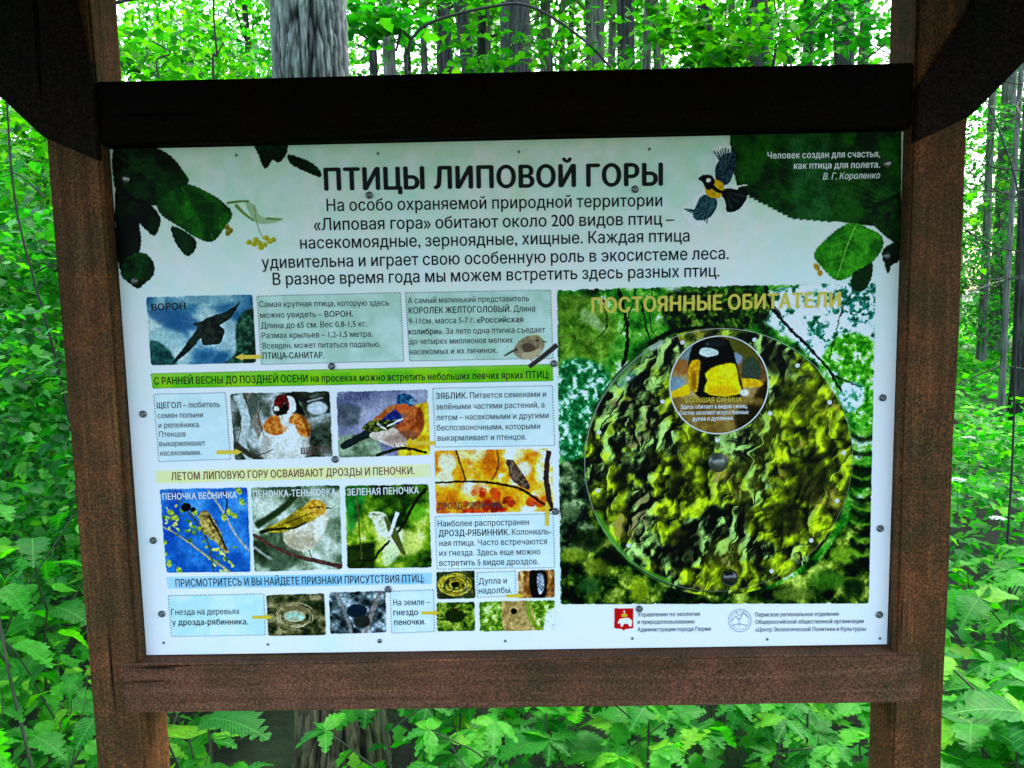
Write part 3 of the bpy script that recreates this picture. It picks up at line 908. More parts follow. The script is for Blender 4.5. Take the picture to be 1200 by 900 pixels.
poly([(806, 432), (811, 422), (820, 422), (822, 434), (818, 448), (816, 460), (808, 452)], (196, 140, 10), 2, 1, True, c2=(226, 180, 20), cell=10)
poly([(826, 438), (836, 430), (850, 426), (860, 426), (864, 436), (866, 448), (868, 460), (850, 464), (832, 462), (824, 456), (828, 446)], (236, 200, 4), 2, 1, True, c2=(250, 222, 20), cell=14)
poly([(819, 410), (824, 407), (834, 408), (842, 412), (838, 417), (828, 418), (820, 415)], (190, 204, 200), 1)
ell(872, 460, 6, 4, (220, 216, 200), 2)
ell(846, 458, 18, 6, (206, 150, 4), 5, .6); ell(852, 436, 8, 8, (255, 236, 60), 4, .5); ell(838, 402, 14, 5, (40, 52, 56), 4, .6); ell(813, 446, 3, 12, (120, 70, 14), 3, .6)
stroke([(823, 424), (822, 440), (822, 458)], 5, 7, (12, 12, 8), 2, .8)
ell(829, 403, 1.8, 1.6, (70, 76, 80), 1, .8); stroke([(819, 398), (812, 402)], 3, 1.4, (30, 30, 30))
noisefill([(784, 466), (900, 466), (894, 508), (792, 508)], [(0, (100, 76, 24)), (1, (146, 122, 60))], 30, 128, 4, alpha=.8)
ell(880, 492, 20, 18, (26, 22, 8), 6, .8)
photoize(wq, 1.0, 6, .09, (4, 8), 950, 1.1)
clip_to(None)

# printed lime leaves, flowers and the flying tit
LEAF = {
    'dark_left': [(134, 172), (150, 171), (176, 171), (200, 183), (214, 200), (221, 213), (206, 223), (190, 236), (177, 241), (158, 236), (138, 226), (132, 200)],
    'left_low': [(136, 222), (160, 232), (178, 242), (187, 254), (187, 264), (181, 276), (170, 268), (163, 262), (165, 280), (162, 298), (150, 309), (139, 310)],
    'tip_left': [(142, 322), (144, 308), (156, 298), (170, 297), (180, 309), (179, 323), (168, 333), (162, 338), (152, 332)],
    'bright_left': [(222, 216), (246, 227), (262, 238), (272, 251), (262, 268), (248, 283), (228, 277), (208, 264), (190, 252), (184, 238), (197, 226), (210, 219)],
    'under': [(201, 265), (214, 270), (228, 280), (229, 291), (220, 300), (209, 289), (203, 277)],
    'top': [(299, 164), (333, 163), (336, 178), (327, 190), (319, 187), (311, 198), (304, 184)],
    'top_narrow': [(337, 181), (350, 184), (365, 191), (374, 199), (376, 207), (368, 205), (352, 198), (340, 191)],
    'bright_right': [(999, 261), (1018, 268), (1032, 276), (1034, 290), (1020, 309), (1000, 322), (981, 328), (964, 314), (954, 298), (965, 283), (980, 270)],
    'under_right': [(1000, 320), (1012, 312), (1022, 308), (1020, 328), (1008, 342), (997, 334)],
    'tip_right': [(1034, 294), (1044, 286), (1054, 284), (1054, 304), (1044, 311), (1041, 321), (1036, 308)],
}
def serrate(pts, amp=0.6, step=4.2):
    p = smooth_closed(np.array(pts, float), 8)
    out, acc, up = [], 0.0, False
    n = len(p)
    for i in range(n):
        a, b = p[i], p[(i + 1) % n]
        d = b - a
        L = math.hypot(*d)
        acc += L
        if acc > step / 2:
            acc = 0
            up = not up
            nn = np.array([d[1], -d[0]]) / max(L, 1e-6)
            out.append(tuple(a + nn * (amp if up else -amp * .35)))
    return out
LEAF = {k: serrate(v) for k, v in LEAF.items()}
BIG = [(856, 150), (1056, 148), (1056, 290), (1039, 278), (1025, 265), (999, 262), (978, 259)]
eg = [(978, 259), (953, 257), (929, 255), (911, 246), (894, 237), (878, 229), (865, 219), (860, 200), (858, 182), (856, 166)]
for i in range(len(eg) - 1):
    (ax, ay), (bx, by) = eg[i], eg[i + 1]
    for j in range(3):
        t = j / 3
        x, y = ax + (bx - ax) * t, ay + (by - ay) * t
        BIG += [(x, y), (x + (bx - ax) / 3 * .85 - (by - ay) * .05 - 1.5, y + (by - ay) / 3 * .75 + 2.2)]
LEAF['big_right'] = BIG
poly(BIG, (10, 40, 8), 1, 1, False, c2=(28, 82, 16), cell=60, seed=4)
clip_to(BIG)
for t in range(7):
    stroke([(1050, 252 - t * 4), (960 - t * 10, 236 - t * 16), (880, 215 - t * 20)], 1.2, .8, (44, 96, 30), 1, .5)
noisefill([(920, 150), (975, 150), (975, 265), (930, 265)], [(0, (20, 70, 30)), (1, (60, 120, 80))], 40, 130, 14, alpha=.5)
noisefill([(1020, 240), (1056, 225), (1056, 290), (1030, 275)], [(0, (8, 30, 6)), (1, (24, 66, 14))], 20, 131, 2)
clip_to(None)
for k, (c1, c2) in {'dark_left': ((8, 24, 8), (20, 56, 16)), 'left_low': ((6, 18, 6), (14, 40, 14)), 'tip_left': ((8, 30, 12), (20, 66, 24)), 'bright_left': ((18, 62, 14), (34, 104, 24)), 'under': ((8, 34, 10), (16, 58, 18)), 'top': ((8, 32, 12), (16, 60, 20)), 'top_narrow': ((8, 30, 12), (14, 56, 24)), 'bright_right': ((30, 98, 16), (60, 146, 30)), 'under_right': ((10, 48, 14), (20, 74, 24)), 'tip_right': ((10, 30, 16), (16, 50, 24))}.items():
    poly(LEAF[k], c1, 1, 1, False, c2=c2, cell=40, seed=len(k))
clip_to(LEAF['dark_left'])
stroke([(136, 180), (170, 205), (198, 226)], 1.4, .8, (30, 78, 26), 1, .7)
for t in (0, 1, 2, 3): stroke([(146 + 13 * t, 188 + 10 * t), (166 + 13 * t, 178 + 12 * t)], .8, .5, (30, 78, 26), 1, .6)
for t in (0, 1, 2, 3): stroke([(146 + 13 * t, 188 + 10 * t), (144 + 13 * t, 210 + 9 * t)], .8, .5, (30, 78, 26), 1, .6)
clip_to(LEAF['tip_left'])
stroke([(170, 298), (164, 316), (161, 336)], 1.1, .6, (40, 96, 40), 1, .7)
clip_to(LEAF['bright_left'])
stroke([(212, 219), (236, 250), (250, 281)], 1.4, .8, (60, 120, 40)); poly([(215, 220), (252, 240), (246, 276), (236, 258)], (10, 44, 8), 8, .7)
stroke([(226, 236), (252, 236)], .8, .6, (60, 120, 40), 1, .6); stroke([(236, 252), (264, 256)], .8, .6, (60, 120, 40), 1, .6); stroke([(222, 236), (208, 256)], .8, .6, (60, 120, 40), 1, .6)
clip_to(LEAF['bright_right'])
stroke([(1003, 262), (992, 290), (980, 326)], 1.6, .8, (110, 180, 70))
for t in (0, 1, 2, 3):
    stroke([(1001 - 4 * t, 268 + 12 * t), (1020 - 4 * t, 282 + 12 * t)], .8, .5, (100, 170, 60), 1, .6)
    stroke([(1001 - 4 * t, 268 + 12 * t), (978 - 4 * t, 280 + 10 * t)], .8, .5, (100, 170, 60), 1, .6)
clip_to(None)
FLOWER = [(264, 236), (292, 233), (298, 240), (333, 254), (332, 260), (322, 262), (304, 264), (322, 278), (324, 288), (312, 292), (292, 291), (287, 284), (296, 276), (300, 264), (290, 258), (276, 244)]
def over_flower():
    poly([(288, 238), (298, 240), (304, 252), (316, 256), (332, 256), (322, 261), (304, 262), (296, 256)], (150, 180, 130), 1, .8)
    stroke([(266, 238), (282, 236), (292, 236)], 2.5, 2, (80, 110, 30)); stroke([(276, 240), (286, 250), (298, 259)], 4, 2, (100, 130, 50))
    stroke([(298, 240), (300, 256), (304, 270), (309, 280)], 1, 1, (120, 140, 60)); stroke([(312, 256), (330, 257)], 2.4, 1.4, (80, 130, 50))
    for x, y in ((292, 284), (298, 286), (304, 285), (310, 287), (316, 283), (320, 281), (300, 281), (312, 279), (306, 290)):
        ell(x, y, 3.6, 3, (150, 150, 20), 1, 1, 0, c2=(210, 200, 60), cell=4)
    for x, y in ((266, 266), (270, 270), (267, 273)):
        ell(x, y, 3, 3.4, (90, 84, 10), 1, 1, 0, c2=(150, 140, 30), cell=4)
over_flower()
ell(957, 313, 3, 5, (150, 110, 10), 1, 1, -30, c2=(200, 160, 20), cell=4); ell(961, 320, 3, 3.5, (170, 130, 20), 1)
TIT = [(799, 243), (812, 232), (822, 224), (827, 214), (818, 210), (817, 206), (826, 204), (834, 208), (840, 196), (834, 174), (846, 169), (866, 172), (864, 190), (858, 206), (856, 216), (876, 215), (877, 222), (876, 236), (862, 250), (850, 252), (848, 234), (842, 232), (838, 244), (832, 264), (812, 266), (799, 254)]
fe = random.Random(2)
poly([(840, 214), (838, 200), (842, 188), (850, 180), (860, 180), (862, 192), (858, 206), (852, 216)], (24, 44, 52), 1, 1, True, c2=(50, 74, 84), cell=6)
for i in range(8):
    stroke([(849, 204), (844 + i * 1.6, 190), (836.5 + i * 3.4, 173 + abs(i - 4) * 1.1)], 3.0, 1.3, (26, 44, 50) if i % 2 else (58, 84, 94))
poly([(824, 228), (838, 232), (840, 242), (832, 254), (820, 258), (812, 254), (816, 240)], (28, 58, 66), 1, 1, True, c2=(56, 90, 96), cell=6)
for i in range(9):
    stroke([(834, 240), (820 + i * 1.2, 246 + i * .5), (801 + i * 3.4, 245 + i * 2.0)], 3.2, 1.2, (26, 48, 54) if i % 2 else (58, 92, 98))
poly([(844, 226), (852, 220), (862, 222), (874, 222), (874, 234), (864, 246), (852, 248), (850, 236)], (18, 28, 26), 1)
for i in range(6): stroke([(850, 226), (874 - i * 4.2, 230 + i * 3.6)], 3, 3, (10, 16, 16) if i % 2 else (34, 46, 46))
stroke([(848, 220), (860, 219), (875, 217)], 3, 1.4, (206, 216, 210))
poly([(826, 220), (834, 210), (846, 214), (848, 222), (842, 232), (830, 230)], (214, 166, 20), 1, 1, True, c2=(190, 150, 10), cell=6)
stroke([(832, 216), (842, 224), (852, 226)], 4.5, 3, (16, 16, 10))
poly([(818, 209), (824, 205), (834, 206), (837, 214), (832, 222), (826, 220), (824, 214)], (14, 14, 12), 1)
ell(830, 211, 3, 2.6, (220, 226, 220), 1)
# kinglet on its twig
stroke([(620, 430), (636, 418), (653, 404)], 5, 6, (54, 46, 44), 1)
poly([(602, 412), (608, 400), (618, 394), (628, 393), (636, 398), (638, 406), (632, 415), (622, 420), (610, 420)], (120, 104, 76), 1, 1, True, c2=(156, 140, 110), cell=8)
poly([(612, 414), (622, 412), (634, 408), (632, 416), (622, 421), (612, 420)], (190, 170, 134), 1)
stroke([(591, 417), (598, 413), (606, 409)], 1.6, 3, (70, 64, 50))
poly([(612, 404), (620, 402), (628, 408), (622, 412), (614, 412)], (84, 70, 54), 1)
ell(630, 399, 1.4, 1.2, (14, 12, 10), 1); stroke([(636, 400), (641, 401)], 1.6, .8, (40, 36, 30)); stroke([(622, 394), (630, 393), (634, 396)], 1.4, 1, (190, 160, 40))
stroke([(622, 420), (624, 425)], 1, 1, (110, 80, 50)); stroke([(630, 416), (632, 421)], 1, 1, (110, 80, 50))
# arms of the city: white bear with a book on red
ARM = [(720, 713), (742, 713), (742, 736), (733, 737), (731, 739), (729, 737), (720, 736)]
poly(ARM, (196, 16, 16), 1, 1, False)
poly([(724, 729), (726, 725), (731, 724), (737, 724), (741, 727), (740, 734), (737, 734), (736, 731), (731, 731), (730, 734), (727, 734), (727, 730), (724, 731)], (244, 244, 240), 1, 1, False)
poly([(728, 719), (735, 719), (735, 723), (728, 723)], (220, 180, 40), 1, 1, False)
stroke([(731.5, 715), (731.5, 719)], 1, 1, (240, 240, 230)); stroke([(730, 716.5), (733, 716.5)], 1, 1, (240, 240, 230))
EMB = (867, 727, 13)
for rr, w_ in ((13, 1.1), (10.5, .7)):
    stroke([(EMB[0] + rr * math.cos(t), EMB[1] + rr * math.sin(t)) for t in [i * math.pi / 12 for i in range(25)]], w_, w_, (110, 130, 140), 1, .8)
stroke([(857, 728), (862, 722), (866, 726), (871, 719), (877, 724)], 1, 1, (110, 130, 140)); stroke([(858, 733), (866, 731), (876, 733)], 1, 1, (110, 130, 140)); stroke([(862, 716), (866, 721), (872, 716)], .8, .8, (110, 130, 140))
stroke([(866, 724), (866, 735)], .8, .8, (110, 130, 140))
# light print grain over everything
for k_, q_ in LEAF.items():
    clip_to(q_)
    photoize(q_, 1.0, 6, .15, (5, 10), 1000 + len(k_))
clip_to(TIT); photoize(TIT, .7, 4, .10, (3, 6), 1100)
clip_to(None)
C += (np.random.RandomState(5).rand(CH, CW, 1).astype(np.float32) - .5) * 0.05
C = np.clip((C - 0.5) * 1.06 + 0.50, 0, 0.955)

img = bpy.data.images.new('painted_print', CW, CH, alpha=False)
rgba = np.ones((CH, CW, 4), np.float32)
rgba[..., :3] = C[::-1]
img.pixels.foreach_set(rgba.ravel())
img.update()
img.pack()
# ------------------------------------------------------------ the information board
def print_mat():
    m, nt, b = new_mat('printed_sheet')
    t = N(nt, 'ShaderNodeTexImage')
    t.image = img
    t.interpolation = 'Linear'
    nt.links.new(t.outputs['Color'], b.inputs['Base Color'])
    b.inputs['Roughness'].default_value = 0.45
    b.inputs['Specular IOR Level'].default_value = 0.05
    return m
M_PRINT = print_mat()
M_BLACK = plain('black_ink', (0.006, 0.008, 0.007), 0.5, 0, .1)
M_WHITE = plain('white_ink', (0.75, 0.78, 0.76), 0.4)
M_GOLD = plain('yellow_ink', (0.66, 0.53, 0.03), 0.4)
M_MAROON = plain('maroon_ink', (0.07, 0.008, 0.01), 0.4)
M_NAVY = plain('navy_ink', (0.012, 0.02, 0.13), 0.4)
M_BROWNINK = plain('brown_ink', (0.16, 0.05, 0.008), 0.4)
M_TEAL = plain('dark_teal_ink', (0.01, 0.04, 0.06), 0.4)
M_GREY = plain('grey_ink', (0.09, 0.10, 0.11), 0.4)
M_STEEL = plain('screw_steel', (0.35, 0.36, 0.36), 0.3, 0.9)
M_SCREWDARK = plain('dark_screw_head', (0.17, 0.18, 0.18), 0.30, 0.8)
M_RIVET = plain('pale_rivet', (0.75, 0.78, 0.76), 0.35, 0.3)
M_KNOB = plain('glossy_black_knob', (0.006, 0.007, 0.006), 0.08, 0.0, 0.8)
M_EDGE = plain('clear_disc_rim', (0.45, 0.52, 0.42), 0.2)

board = thing('information_board', 'brown timber notice board with a white printed sheet of bird pictures', 'notice board', (0, 0, 0))

def bar_mesh(name, x0, x1, y0, y1, z0, z1, bev=0.004, wob=0.0, seed=0):
    bm = bmesh.new()
    bmesh.ops.create_cube(bm, size=1)
    for v in bm.verts:
        v.co = Vector(((x0 + x1) / 2 + v.co.x * (x1 - x0), (y0 + y1) / 2 + v.co.y * (y1 - y0), (z0 + z1) / 2 + v.co.z * (z1 - z0)))
    dims = (x1 - x0, y1 - y0, z1 - z0)
    ax = dims.index(max(dims))
    if wob:
        eds = [e for e in bm.edges if abs((e.verts[0].co - e.verts[1].co)[ax]) > dims[ax] * .9]
        bmesh.ops.subdivide_edges(bm, edges=eds, cuts=26, use_grid_fill=True)
    bmesh.ops.bevel(bm, geom=[e for e in bm.edges if len(e.link_faces) == 2 and e.calc_face_angle() > 0.6], offset=bev, segments=2, affect='EDGES')
    if wob:
        for v in bm.verts:
            q = v.co.copy(); q[ax] *= 1.0
            n = mnoise.noise_vector(Vector((q.x * 6 + seed, q.y * 6, q.z * 6)))
            n2 = mnoise.noise_vector(Vector((q.x * 25 + seed, q.y * 25, q.z * 25)))
            n[ax] = 0; n2[ax] = 0
            v.co += n * wob + n2 * wob * .35
    me = bm_mesh(name, bm, True)
    me.set_sharp_from_angle(angle=R(28))
    return me

def prism_mesh(name, poly_xz, y0, y1, bev=0.003):
    bm = bmesh.new()
    a = [bm.verts.new((x, y0, z)) for x, z in poly_xz]
    b = [bm.verts.new((x, y1, z)) for x, z in poly_xz]
    bm.faces.new(a); bm.faces.new(b[::-1])
    n = len(a)
    for i in range(n):
        bm.faces.new((a[i], b[i], b[(i + 1) % n], a[(i + 1) % n]))
    if bev:
        bmesh.ops.bevel(bm, geom=list(bm.edges), offset=bev, segments=2, affect='EDGES')
    return bm_mesh(name, bm)

def shade_sharp(o):
    o.data.polygons.foreach_set('use_smooth', [False] * len(o.data.polygons))

for x0, x1, sd in ((-0.775, -0.683, 1), (0.683, 0.775, 9)):
    mesh_obj('post', bar_mesh('post', x0, x1, 0.0, 0.10, -0.3, 2.29, 0.005, 0.0022, sd), M_POST, board)
mesh_obj('bottom_rail', bar_mesh('bottom_rail', -0.713, 0.731, -0.005, 0.085, 0.859, 0.9525, 0.004, 0.0015, 4), M_RAIL, board, label='reddish brown bottom rail lapped over both posts')
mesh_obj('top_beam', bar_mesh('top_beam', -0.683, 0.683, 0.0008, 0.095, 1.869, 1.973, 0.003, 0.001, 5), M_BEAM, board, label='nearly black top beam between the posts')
# outline of a brace in the post fronts' plane; its foot traces a shadow
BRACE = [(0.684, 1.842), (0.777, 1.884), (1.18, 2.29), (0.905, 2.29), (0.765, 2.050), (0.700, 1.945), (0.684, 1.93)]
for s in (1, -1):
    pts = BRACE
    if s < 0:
        pts = [(0.684, 1.842), (0.777, 1.884), (1.18, 2.29), (0.735, 2.29), (0.690, 2.02), (0.684, 1.98)]  # left brace widened over the post top, standing in for its shade
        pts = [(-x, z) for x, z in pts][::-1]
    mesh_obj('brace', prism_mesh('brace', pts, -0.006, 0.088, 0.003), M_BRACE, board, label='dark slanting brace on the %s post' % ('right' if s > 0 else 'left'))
# roof carried by the posts, unseen; its long low front eave added for shade
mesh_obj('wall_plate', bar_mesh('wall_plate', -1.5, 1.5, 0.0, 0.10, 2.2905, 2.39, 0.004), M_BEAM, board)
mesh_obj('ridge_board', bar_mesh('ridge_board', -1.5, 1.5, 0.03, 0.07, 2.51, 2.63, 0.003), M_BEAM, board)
for sy in (-1, 1):
    for k, xx in enumerate((-1.3, -0.73, 0.0, 0.73, 1.3)):
        bm = bmesh.new()
        reach = 1.2 if sy < 0 else 0.42
        y_a, y_b = 0.05 + sy * 0.02, 0.05 + sy * reach
        for (yy_, zt) in ((y_a, 2.59), (y_b, 2.59 - (reach - .02) * .447)):
            for dx in (-.02, .02):
                for dz in (0, -.07):
                    bm.verts.new((xx + dx, yy_, zt + dz))
        v = list(bm.verts)
        for f in ((0, 1, 3, 2), (4, 6, 7, 5), (0, 4, 5, 1), (2, 3, 7, 6), (0, 2, 6, 4), (1, 5, 7, 3)):
            bm.faces.new([v[i] for i in f])
        mesh_obj('rafter', bm_mesh('rafter', bm), M_BEAM, board)
    reach = 1.25 if sy < 0 else 0.46
    for k in range(6):
        t0, t1 = k / 6, (k + 1) / 6 + 0.02
        bm = bmesh.new()
        for t, dz in ((t0, 0.004 + .012), (t1, 0.004)):
            yy_ = 0.05 + sy * (0.0 + t * reach); zt = 2.615 - t * reach * .447 + dz
            for x in (-1.56, 1.56):
                for th in (0, 0.018):
                    bm.verts.new((x, yy_, zt + th))
        v = list(bm.verts)
        for f in ((0, 1, 3, 2), (4, 6, 7, 5), (0, 4, 5, 1), (2, 3, 7, 6), (0, 2, 6, 4), (1, 5, 7, 3)):
            bm.faces.new([v[i] for i in f])
        mesh_obj('roof_plank', bm_mesh('roof_plank', bm), M_BEAM, board)

# the sheet
def uvmap(me):
    uv = me.uv_layers.new(name='print')
    for lp in me.loops:
        c = me.vertices[lp.vertex_index].co
        uv.data[lp.index].uv = ((c.x - PX0) / (PX1 - PX0), (c.z - PZ0) / (PZ1 - PZ0))

bm = bmesh.new()
fr = [bm.verts.new(p) for p in ((PX0, PY, PZ0), (PX1, PY, PZ0), (PX1, PY, PZ1), (PX0, PY, PZ1))]
bk = [bm.verts.new((v.co.x, PY + .004, v.co.z)) for v in fr]
bm.faces.new(fr); bm.faces.new(bk[::-1])
for i in range(4):
    bm.faces.new((fr[i], bk[i], bk[(i + 1) % 4], fr[(i + 1) % 4]))
me = bm_mesh('sheet', bm)
uvmap(me)
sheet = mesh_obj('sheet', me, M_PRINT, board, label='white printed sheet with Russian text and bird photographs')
mesh_obj('backing_board', bar_mesh('backing_board', -0.68, 0.68, PY + .0045, PY + .02, 0.954, 1.866, 0.001), M_POST, board)

from mathutils.geometry import delaunay_2d_cdt
def patch(name, pts, lift, label=None, smooth=False, round_=0, parent=None):
    q = cv(pts)
    if round_:
        q = round_quad(q, round_ * SC, 4)
    elif smooth:
        q = smooth_closed(q, 3)
    v = [(min(max(PX0 + a / PPM, PX0 + .0005), PX1 - .0005), PY - lift, min(PZ1 - b / PPM, PZ1 - .0005)) for a, b in q]
    me = bpy.data.meshes.new(name)
    
    v2, e2, f2, _, _, _ = delaunay_2d_cdt([Vector((p[0], p[2])) for p in v], [], [tuple(range(len(v)))], 1, 1e-7)
    me.from_pydata([(p[0], PY - lift, p[1]) for p in v2], [], [tuple(f) for f in f2])
    me.update()
    uvmap(me)
    return mesh_obj(name, me, M_PRINT, parent or sheet, label)

PL = {'raven': 'flying dark raven against blue sky', 'goldfinch': 'goldfinch with a red face and orange breast', 'chaffinch': 'chaffinch with rusty breast and blue cap',
      'willow': 'slim bird on budding twigs against bright blue', 'chiffchaff': 'yellowish warbler on a brown branch', 'greenish': 'pale greenish warbler among blurred leaves',
      'fieldfare': 'grey thrush on a branch among orange leaves', 'tree_nest': 'woven nest with pale eggs', 'fork': 'nest in a dark tree fork', 'ground_nest': 'yellow grass nest with a small hole',
      'moss_nest': 'mossy green nest', 'hollow': 'split trunk with a dark hollow', 'cavity': 'trunk with one round hole', 'big': 'large square photograph of a mossy tree seen from below'}
for k, q in Q.items():
    patch('printed_photo', q, 0.0006, PL[k], round_=4 if k not in ('ground_nest', 'moss_nest', 'hollow', 'cavity') else 3)
for k, q in BOX.items():
    patch('text_box', q, 0.0004)
for k, q in BAN.items():
    patch('banner', q, 0.0004, k + ' banner strip')
LL = {'big_right': 'huge dark serrated leaf in the top right corner', 'bright_left': 'mid green leaf beside the lime flowers', 'bright_right': 'brightest green leaf above the large photograph', 'tip_left': 'small rounded leaf with a screw in it'}
for i_, (k, q) in enumerate(LEAF.items()):
    patch('printed_leaf', q, 0.0005 + .00003 * i_, LL.get(k))
patch('printed_flower', FLOWER, 0.0007, 'yellow lime flower with its pale bract')
patch('printed_tit', TIT, 0.0009, 'flying great tit with spread wings')
patch('city_arms', ARM, 0.0006, 'red shield with a white bear')
patch('round_emblem', [(EMB[0] + 14 * math.cos(t), EMB[1] + 14 * math.sin(t)) for t in [i * math.pi / 12 for i in range(24)]], 0.0006)

# turning disc with its round window
def plane_curve(name, loops, y0, thick, mat, parent):
    cu = bpy.data.curves.new(name, 'CURVE')
    cu.dimensions = '2D'
    cu.fill_mode = 'BOTH'
    for lp in loops:
        s = cu.splines.new('POLY')
        s.points.add(len(lp) - 1)
        for p_, (x, z) in zip(s.points, lp):
            p_.co = (x, z, 0, 1)
        s.use_cyclic_u = True
    cu.extrude = thick / 2
    o = bpy.data.objects.new('tmp', cu)
    col.objects.link(o)
    dg = bpy.context.evaluated_depsgraph_get()
    me = bpy.data.meshes.new_from_object(o.evaluated_get(dg))
    bpy.data.objects.remove(o)
    bpy.data.curves.remove(cu)
    while me.uv_layers:
        me.uv_layers.remove(me.uv_layers[0])
    for v in me.vertices:
        x, z, d = v.co
        v.co = (x, y0 - thick / 2 + d, z)
    me.name = name
    me.materials.clear()
    return me

dcx, dcz = P(*DC)
dr = (P(DC[0] + DR, DC[1])[0] - P(DC[0] - DR, DC[1])[0]) / 2
wcx, wcz = P(*WC)
wr = (P(WC[0] + WR, WC[1])[0] - P(WC[0] - WR, WC[1])[0]) / 2
circ = lambda cx, cz, r, n: [(cx + r * math.cos(2 * math.pi * i / n), cz + r * math.sin(2 * math.pi * i / n)) for i in range(n)]
me = plane_curve('turning_disc', [circ(dcx, dcz, dr, 96), circ(wcx, wcz, wr, 60)], PY - 0.003, 0.003, None, None)
uvmap(me)
disc = mesh_obj('turning_disc', me, M_PRINT, board, label='large round moss patterned disc with a round window')

def ring_mesh(name, cx, cz, y, R_, r, n=64, m=8):
    v, f = [], []
    for i in range(n):
        a = 2 * math.pi * i / n
        for j in range(m):
            b = 2 * math.pi * j / m
            rr = R_ + r * math.cos(b)
            v.append((cx + rr * math.cos(a), y + r * math.sin(b), cz + rr * math.sin(a)))
            f.append((i * m + j, ((i + 1) % n) * m + j, ((i + 1) % n) * m + (j + 1) % m, i * m + (j + 1) % m))
    return pydata(name, v, f, True)

mesh_obj('window_rim', ring_mesh('window_rim', wcx, wcz, PY - .0062, wr, 0.0013), M_RIVET, disc)
mesh_obj('disc_rim', ring_mesh('disc_rim', dcx, dcz, PY - .0045, dr, 0.0010, 96), M_EDGE, disc)
tit = patch('window_photo', [(WC[0] + WR * 1.02 * math.cos(t), WC[1] + WR * 1.02 * math.sin(t)) for t in [i * math.pi / 24 for i in range(48)]], 0.0009, 'close view of a yellow and black great tit')

def dome_mesh(name, prof, n=16):
    """prof: (radius, height out of the sheet), lathe around -Y"""
    v, f = [], []
    for r, h in prof:
        for i in range(n):
            a = 2 * math.pi * i / n
            v.append((r * math.cos(a), -h, r * math.sin(a)))
    for k in range(len(prof) - 1):
        for i in range(n):
            f.append((k * n + i, k * n + (i + 1) % n, (k + 1) * n + (i + 1) % n, (k + 1) * n + i))
    f.append([(len(prof) - 1) * n + i for i in range(n)])
    return pydata(name, v, f, True)

def put_dome(name, me, mat, px, py, parent, lift=0.0014, s=1.0, label=None):
    x, z = P(px, py)
    o = mesh_obj(name, me, mat, parent, label)
    o.location = (x, PY - lift, z)
    o.scale = (s, s, s)
    return o

me_screw = dome_mesh('screw', [(0.0062, 0), (0.0064, 0.0010), (0.0048, 0.0011), (0.0046, 0.0022), (0.0036, 0.0036), (0.0018, 0.0042), (0.0013, 0.0030)], 16)
me_screw2 = me_screw.copy()
me_nail = dome_mesh('nail_head', [(0.0026, 0), (0.0024, 0.0010), (0.0012, 0.0016)], 10)
me_riv = dome_mesh('rivet', [(0.0042, 0), (0.0042, 0.0008), (0.0036, 0.0016), (0.0020, 0.0016), (0.0014, 0.0008)], 14)
for x, y in ((433, 229), (744, 222), (158, 329), (1039, 300), (168, 485), (180, 633), (190, 719), (389, 429), (393, 538), (649, 426), (651, 599), (455, 690), (749, 713), (1034, 466), (1031, 619), (1030, 720)):
    put_dome('screw', me_screw, M_SCREWDARK, x, y, sheet, 0.0016)
for x, y in ((148, 210), (1040, 192)):
    put_dome('screw', me_screw2, M_STEEL, x, y, sheet, 0.0016, 1.05, 'bright steel screw in a printed leaf')
for x, y in ((443, 180), (608, 178), (761, 175), (277, 182), (192, 753), (314, 755), (445, 751), (592, 751), (741, 748), (899, 749), (1031, 748)):
    put_dome('nail_head', me_nail, M_SCREWDARK, x, y, sheet, 0.0004, 1.7 if x == 445 else 1.0)
for x, y in ((799, 401), (735.5, 443), (775.5, 470), (701.5, 506), (839.5, 515), (883, 398), (933, 428), (970.5, 471), (901, 484), (987, 530), (979, 586), (949, 632), (903, 668), (700.5, 574), (736, 638)):
    put_dome('rivet', me_riv, M_RIVET, x, y, disc, 0.0062)
me_hub = dome_mesh('hub_bolt', [(0.0175, 0), (0.0175, 0.0015), (0.0135, 0.0025), (0.0130, 0.0045), (0.0115, 0.0075), (0.0085, 0.0098), (0.004, 0.0110)], 28)
put_dome('hub_bolt', me_hub, plain('dull_bolt_metal', (0.16, 0.18, 0.15), 0.38, 0.8), 840.5, 541, disc, 0.0062)
me_knob = dome_mesh('knob', [(0.008, 0), (0.008, 0.006), (0.0145, 0.010), (0.0165, 0.016), (0.0155, 0.022), (0.0115, 0.027), (0.006, 0.0295)], 28)
put_dome('knob', me_knob, M_KNOB, 851, 672, disc, 0.0062, 0.95)

# arrows
def arrow(x0, y0, x1, y1, w=3.4, hw=9, hl=9):
    """flat arrow print, tip at (x1, y1)"""
    L = math.hypot(x1 - x0, y1 - y0)
    ux, uy = (x1 - x0) / L, (y1 - y0) / L
    nx, ny = -uy, ux
    b = (x1 - ux * hl, y1 - uy * hl)
    pts = [(x0 + nx * w / 2, y0 + ny * w / 2), (b[0] + nx * w / 2, b[1] + ny * w / 2), (b[0] + nx * hw / 2, b[1] + ny * hw / 2), (x1, y1),
           (b[0] - nx * hw / 2, b[1] - ny * hw / 2), (b[0] - nx * w / 2, b[1] - ny * w / 2), (x0 - nx * w / 2, y0 - ny * w / 2)]
    v = [(P(a, c)[0], PY - .0012, P(a, c)[1]) for a, c in pts]
    me = pydata('arrow', v, [(0, 1, 5, 6), (2, 3, 4), (1, 2, 4, 5)][:1] + [(2, 3, 4)])
    mesh_obj('arrow', me, M_ARROW, sheet)
M_ARROW = plain('bright_yellow_ink', (0.80, 0.55, 0.01), 0.4)
arrow(306, 418, 276, 418.5, 4.5, 8.5, 9)
arrow(254, 530, 284, 529.5, 4.5, 8, 8)
arrow(510, 519, 480, 519.5, 4.5, 7, 9)
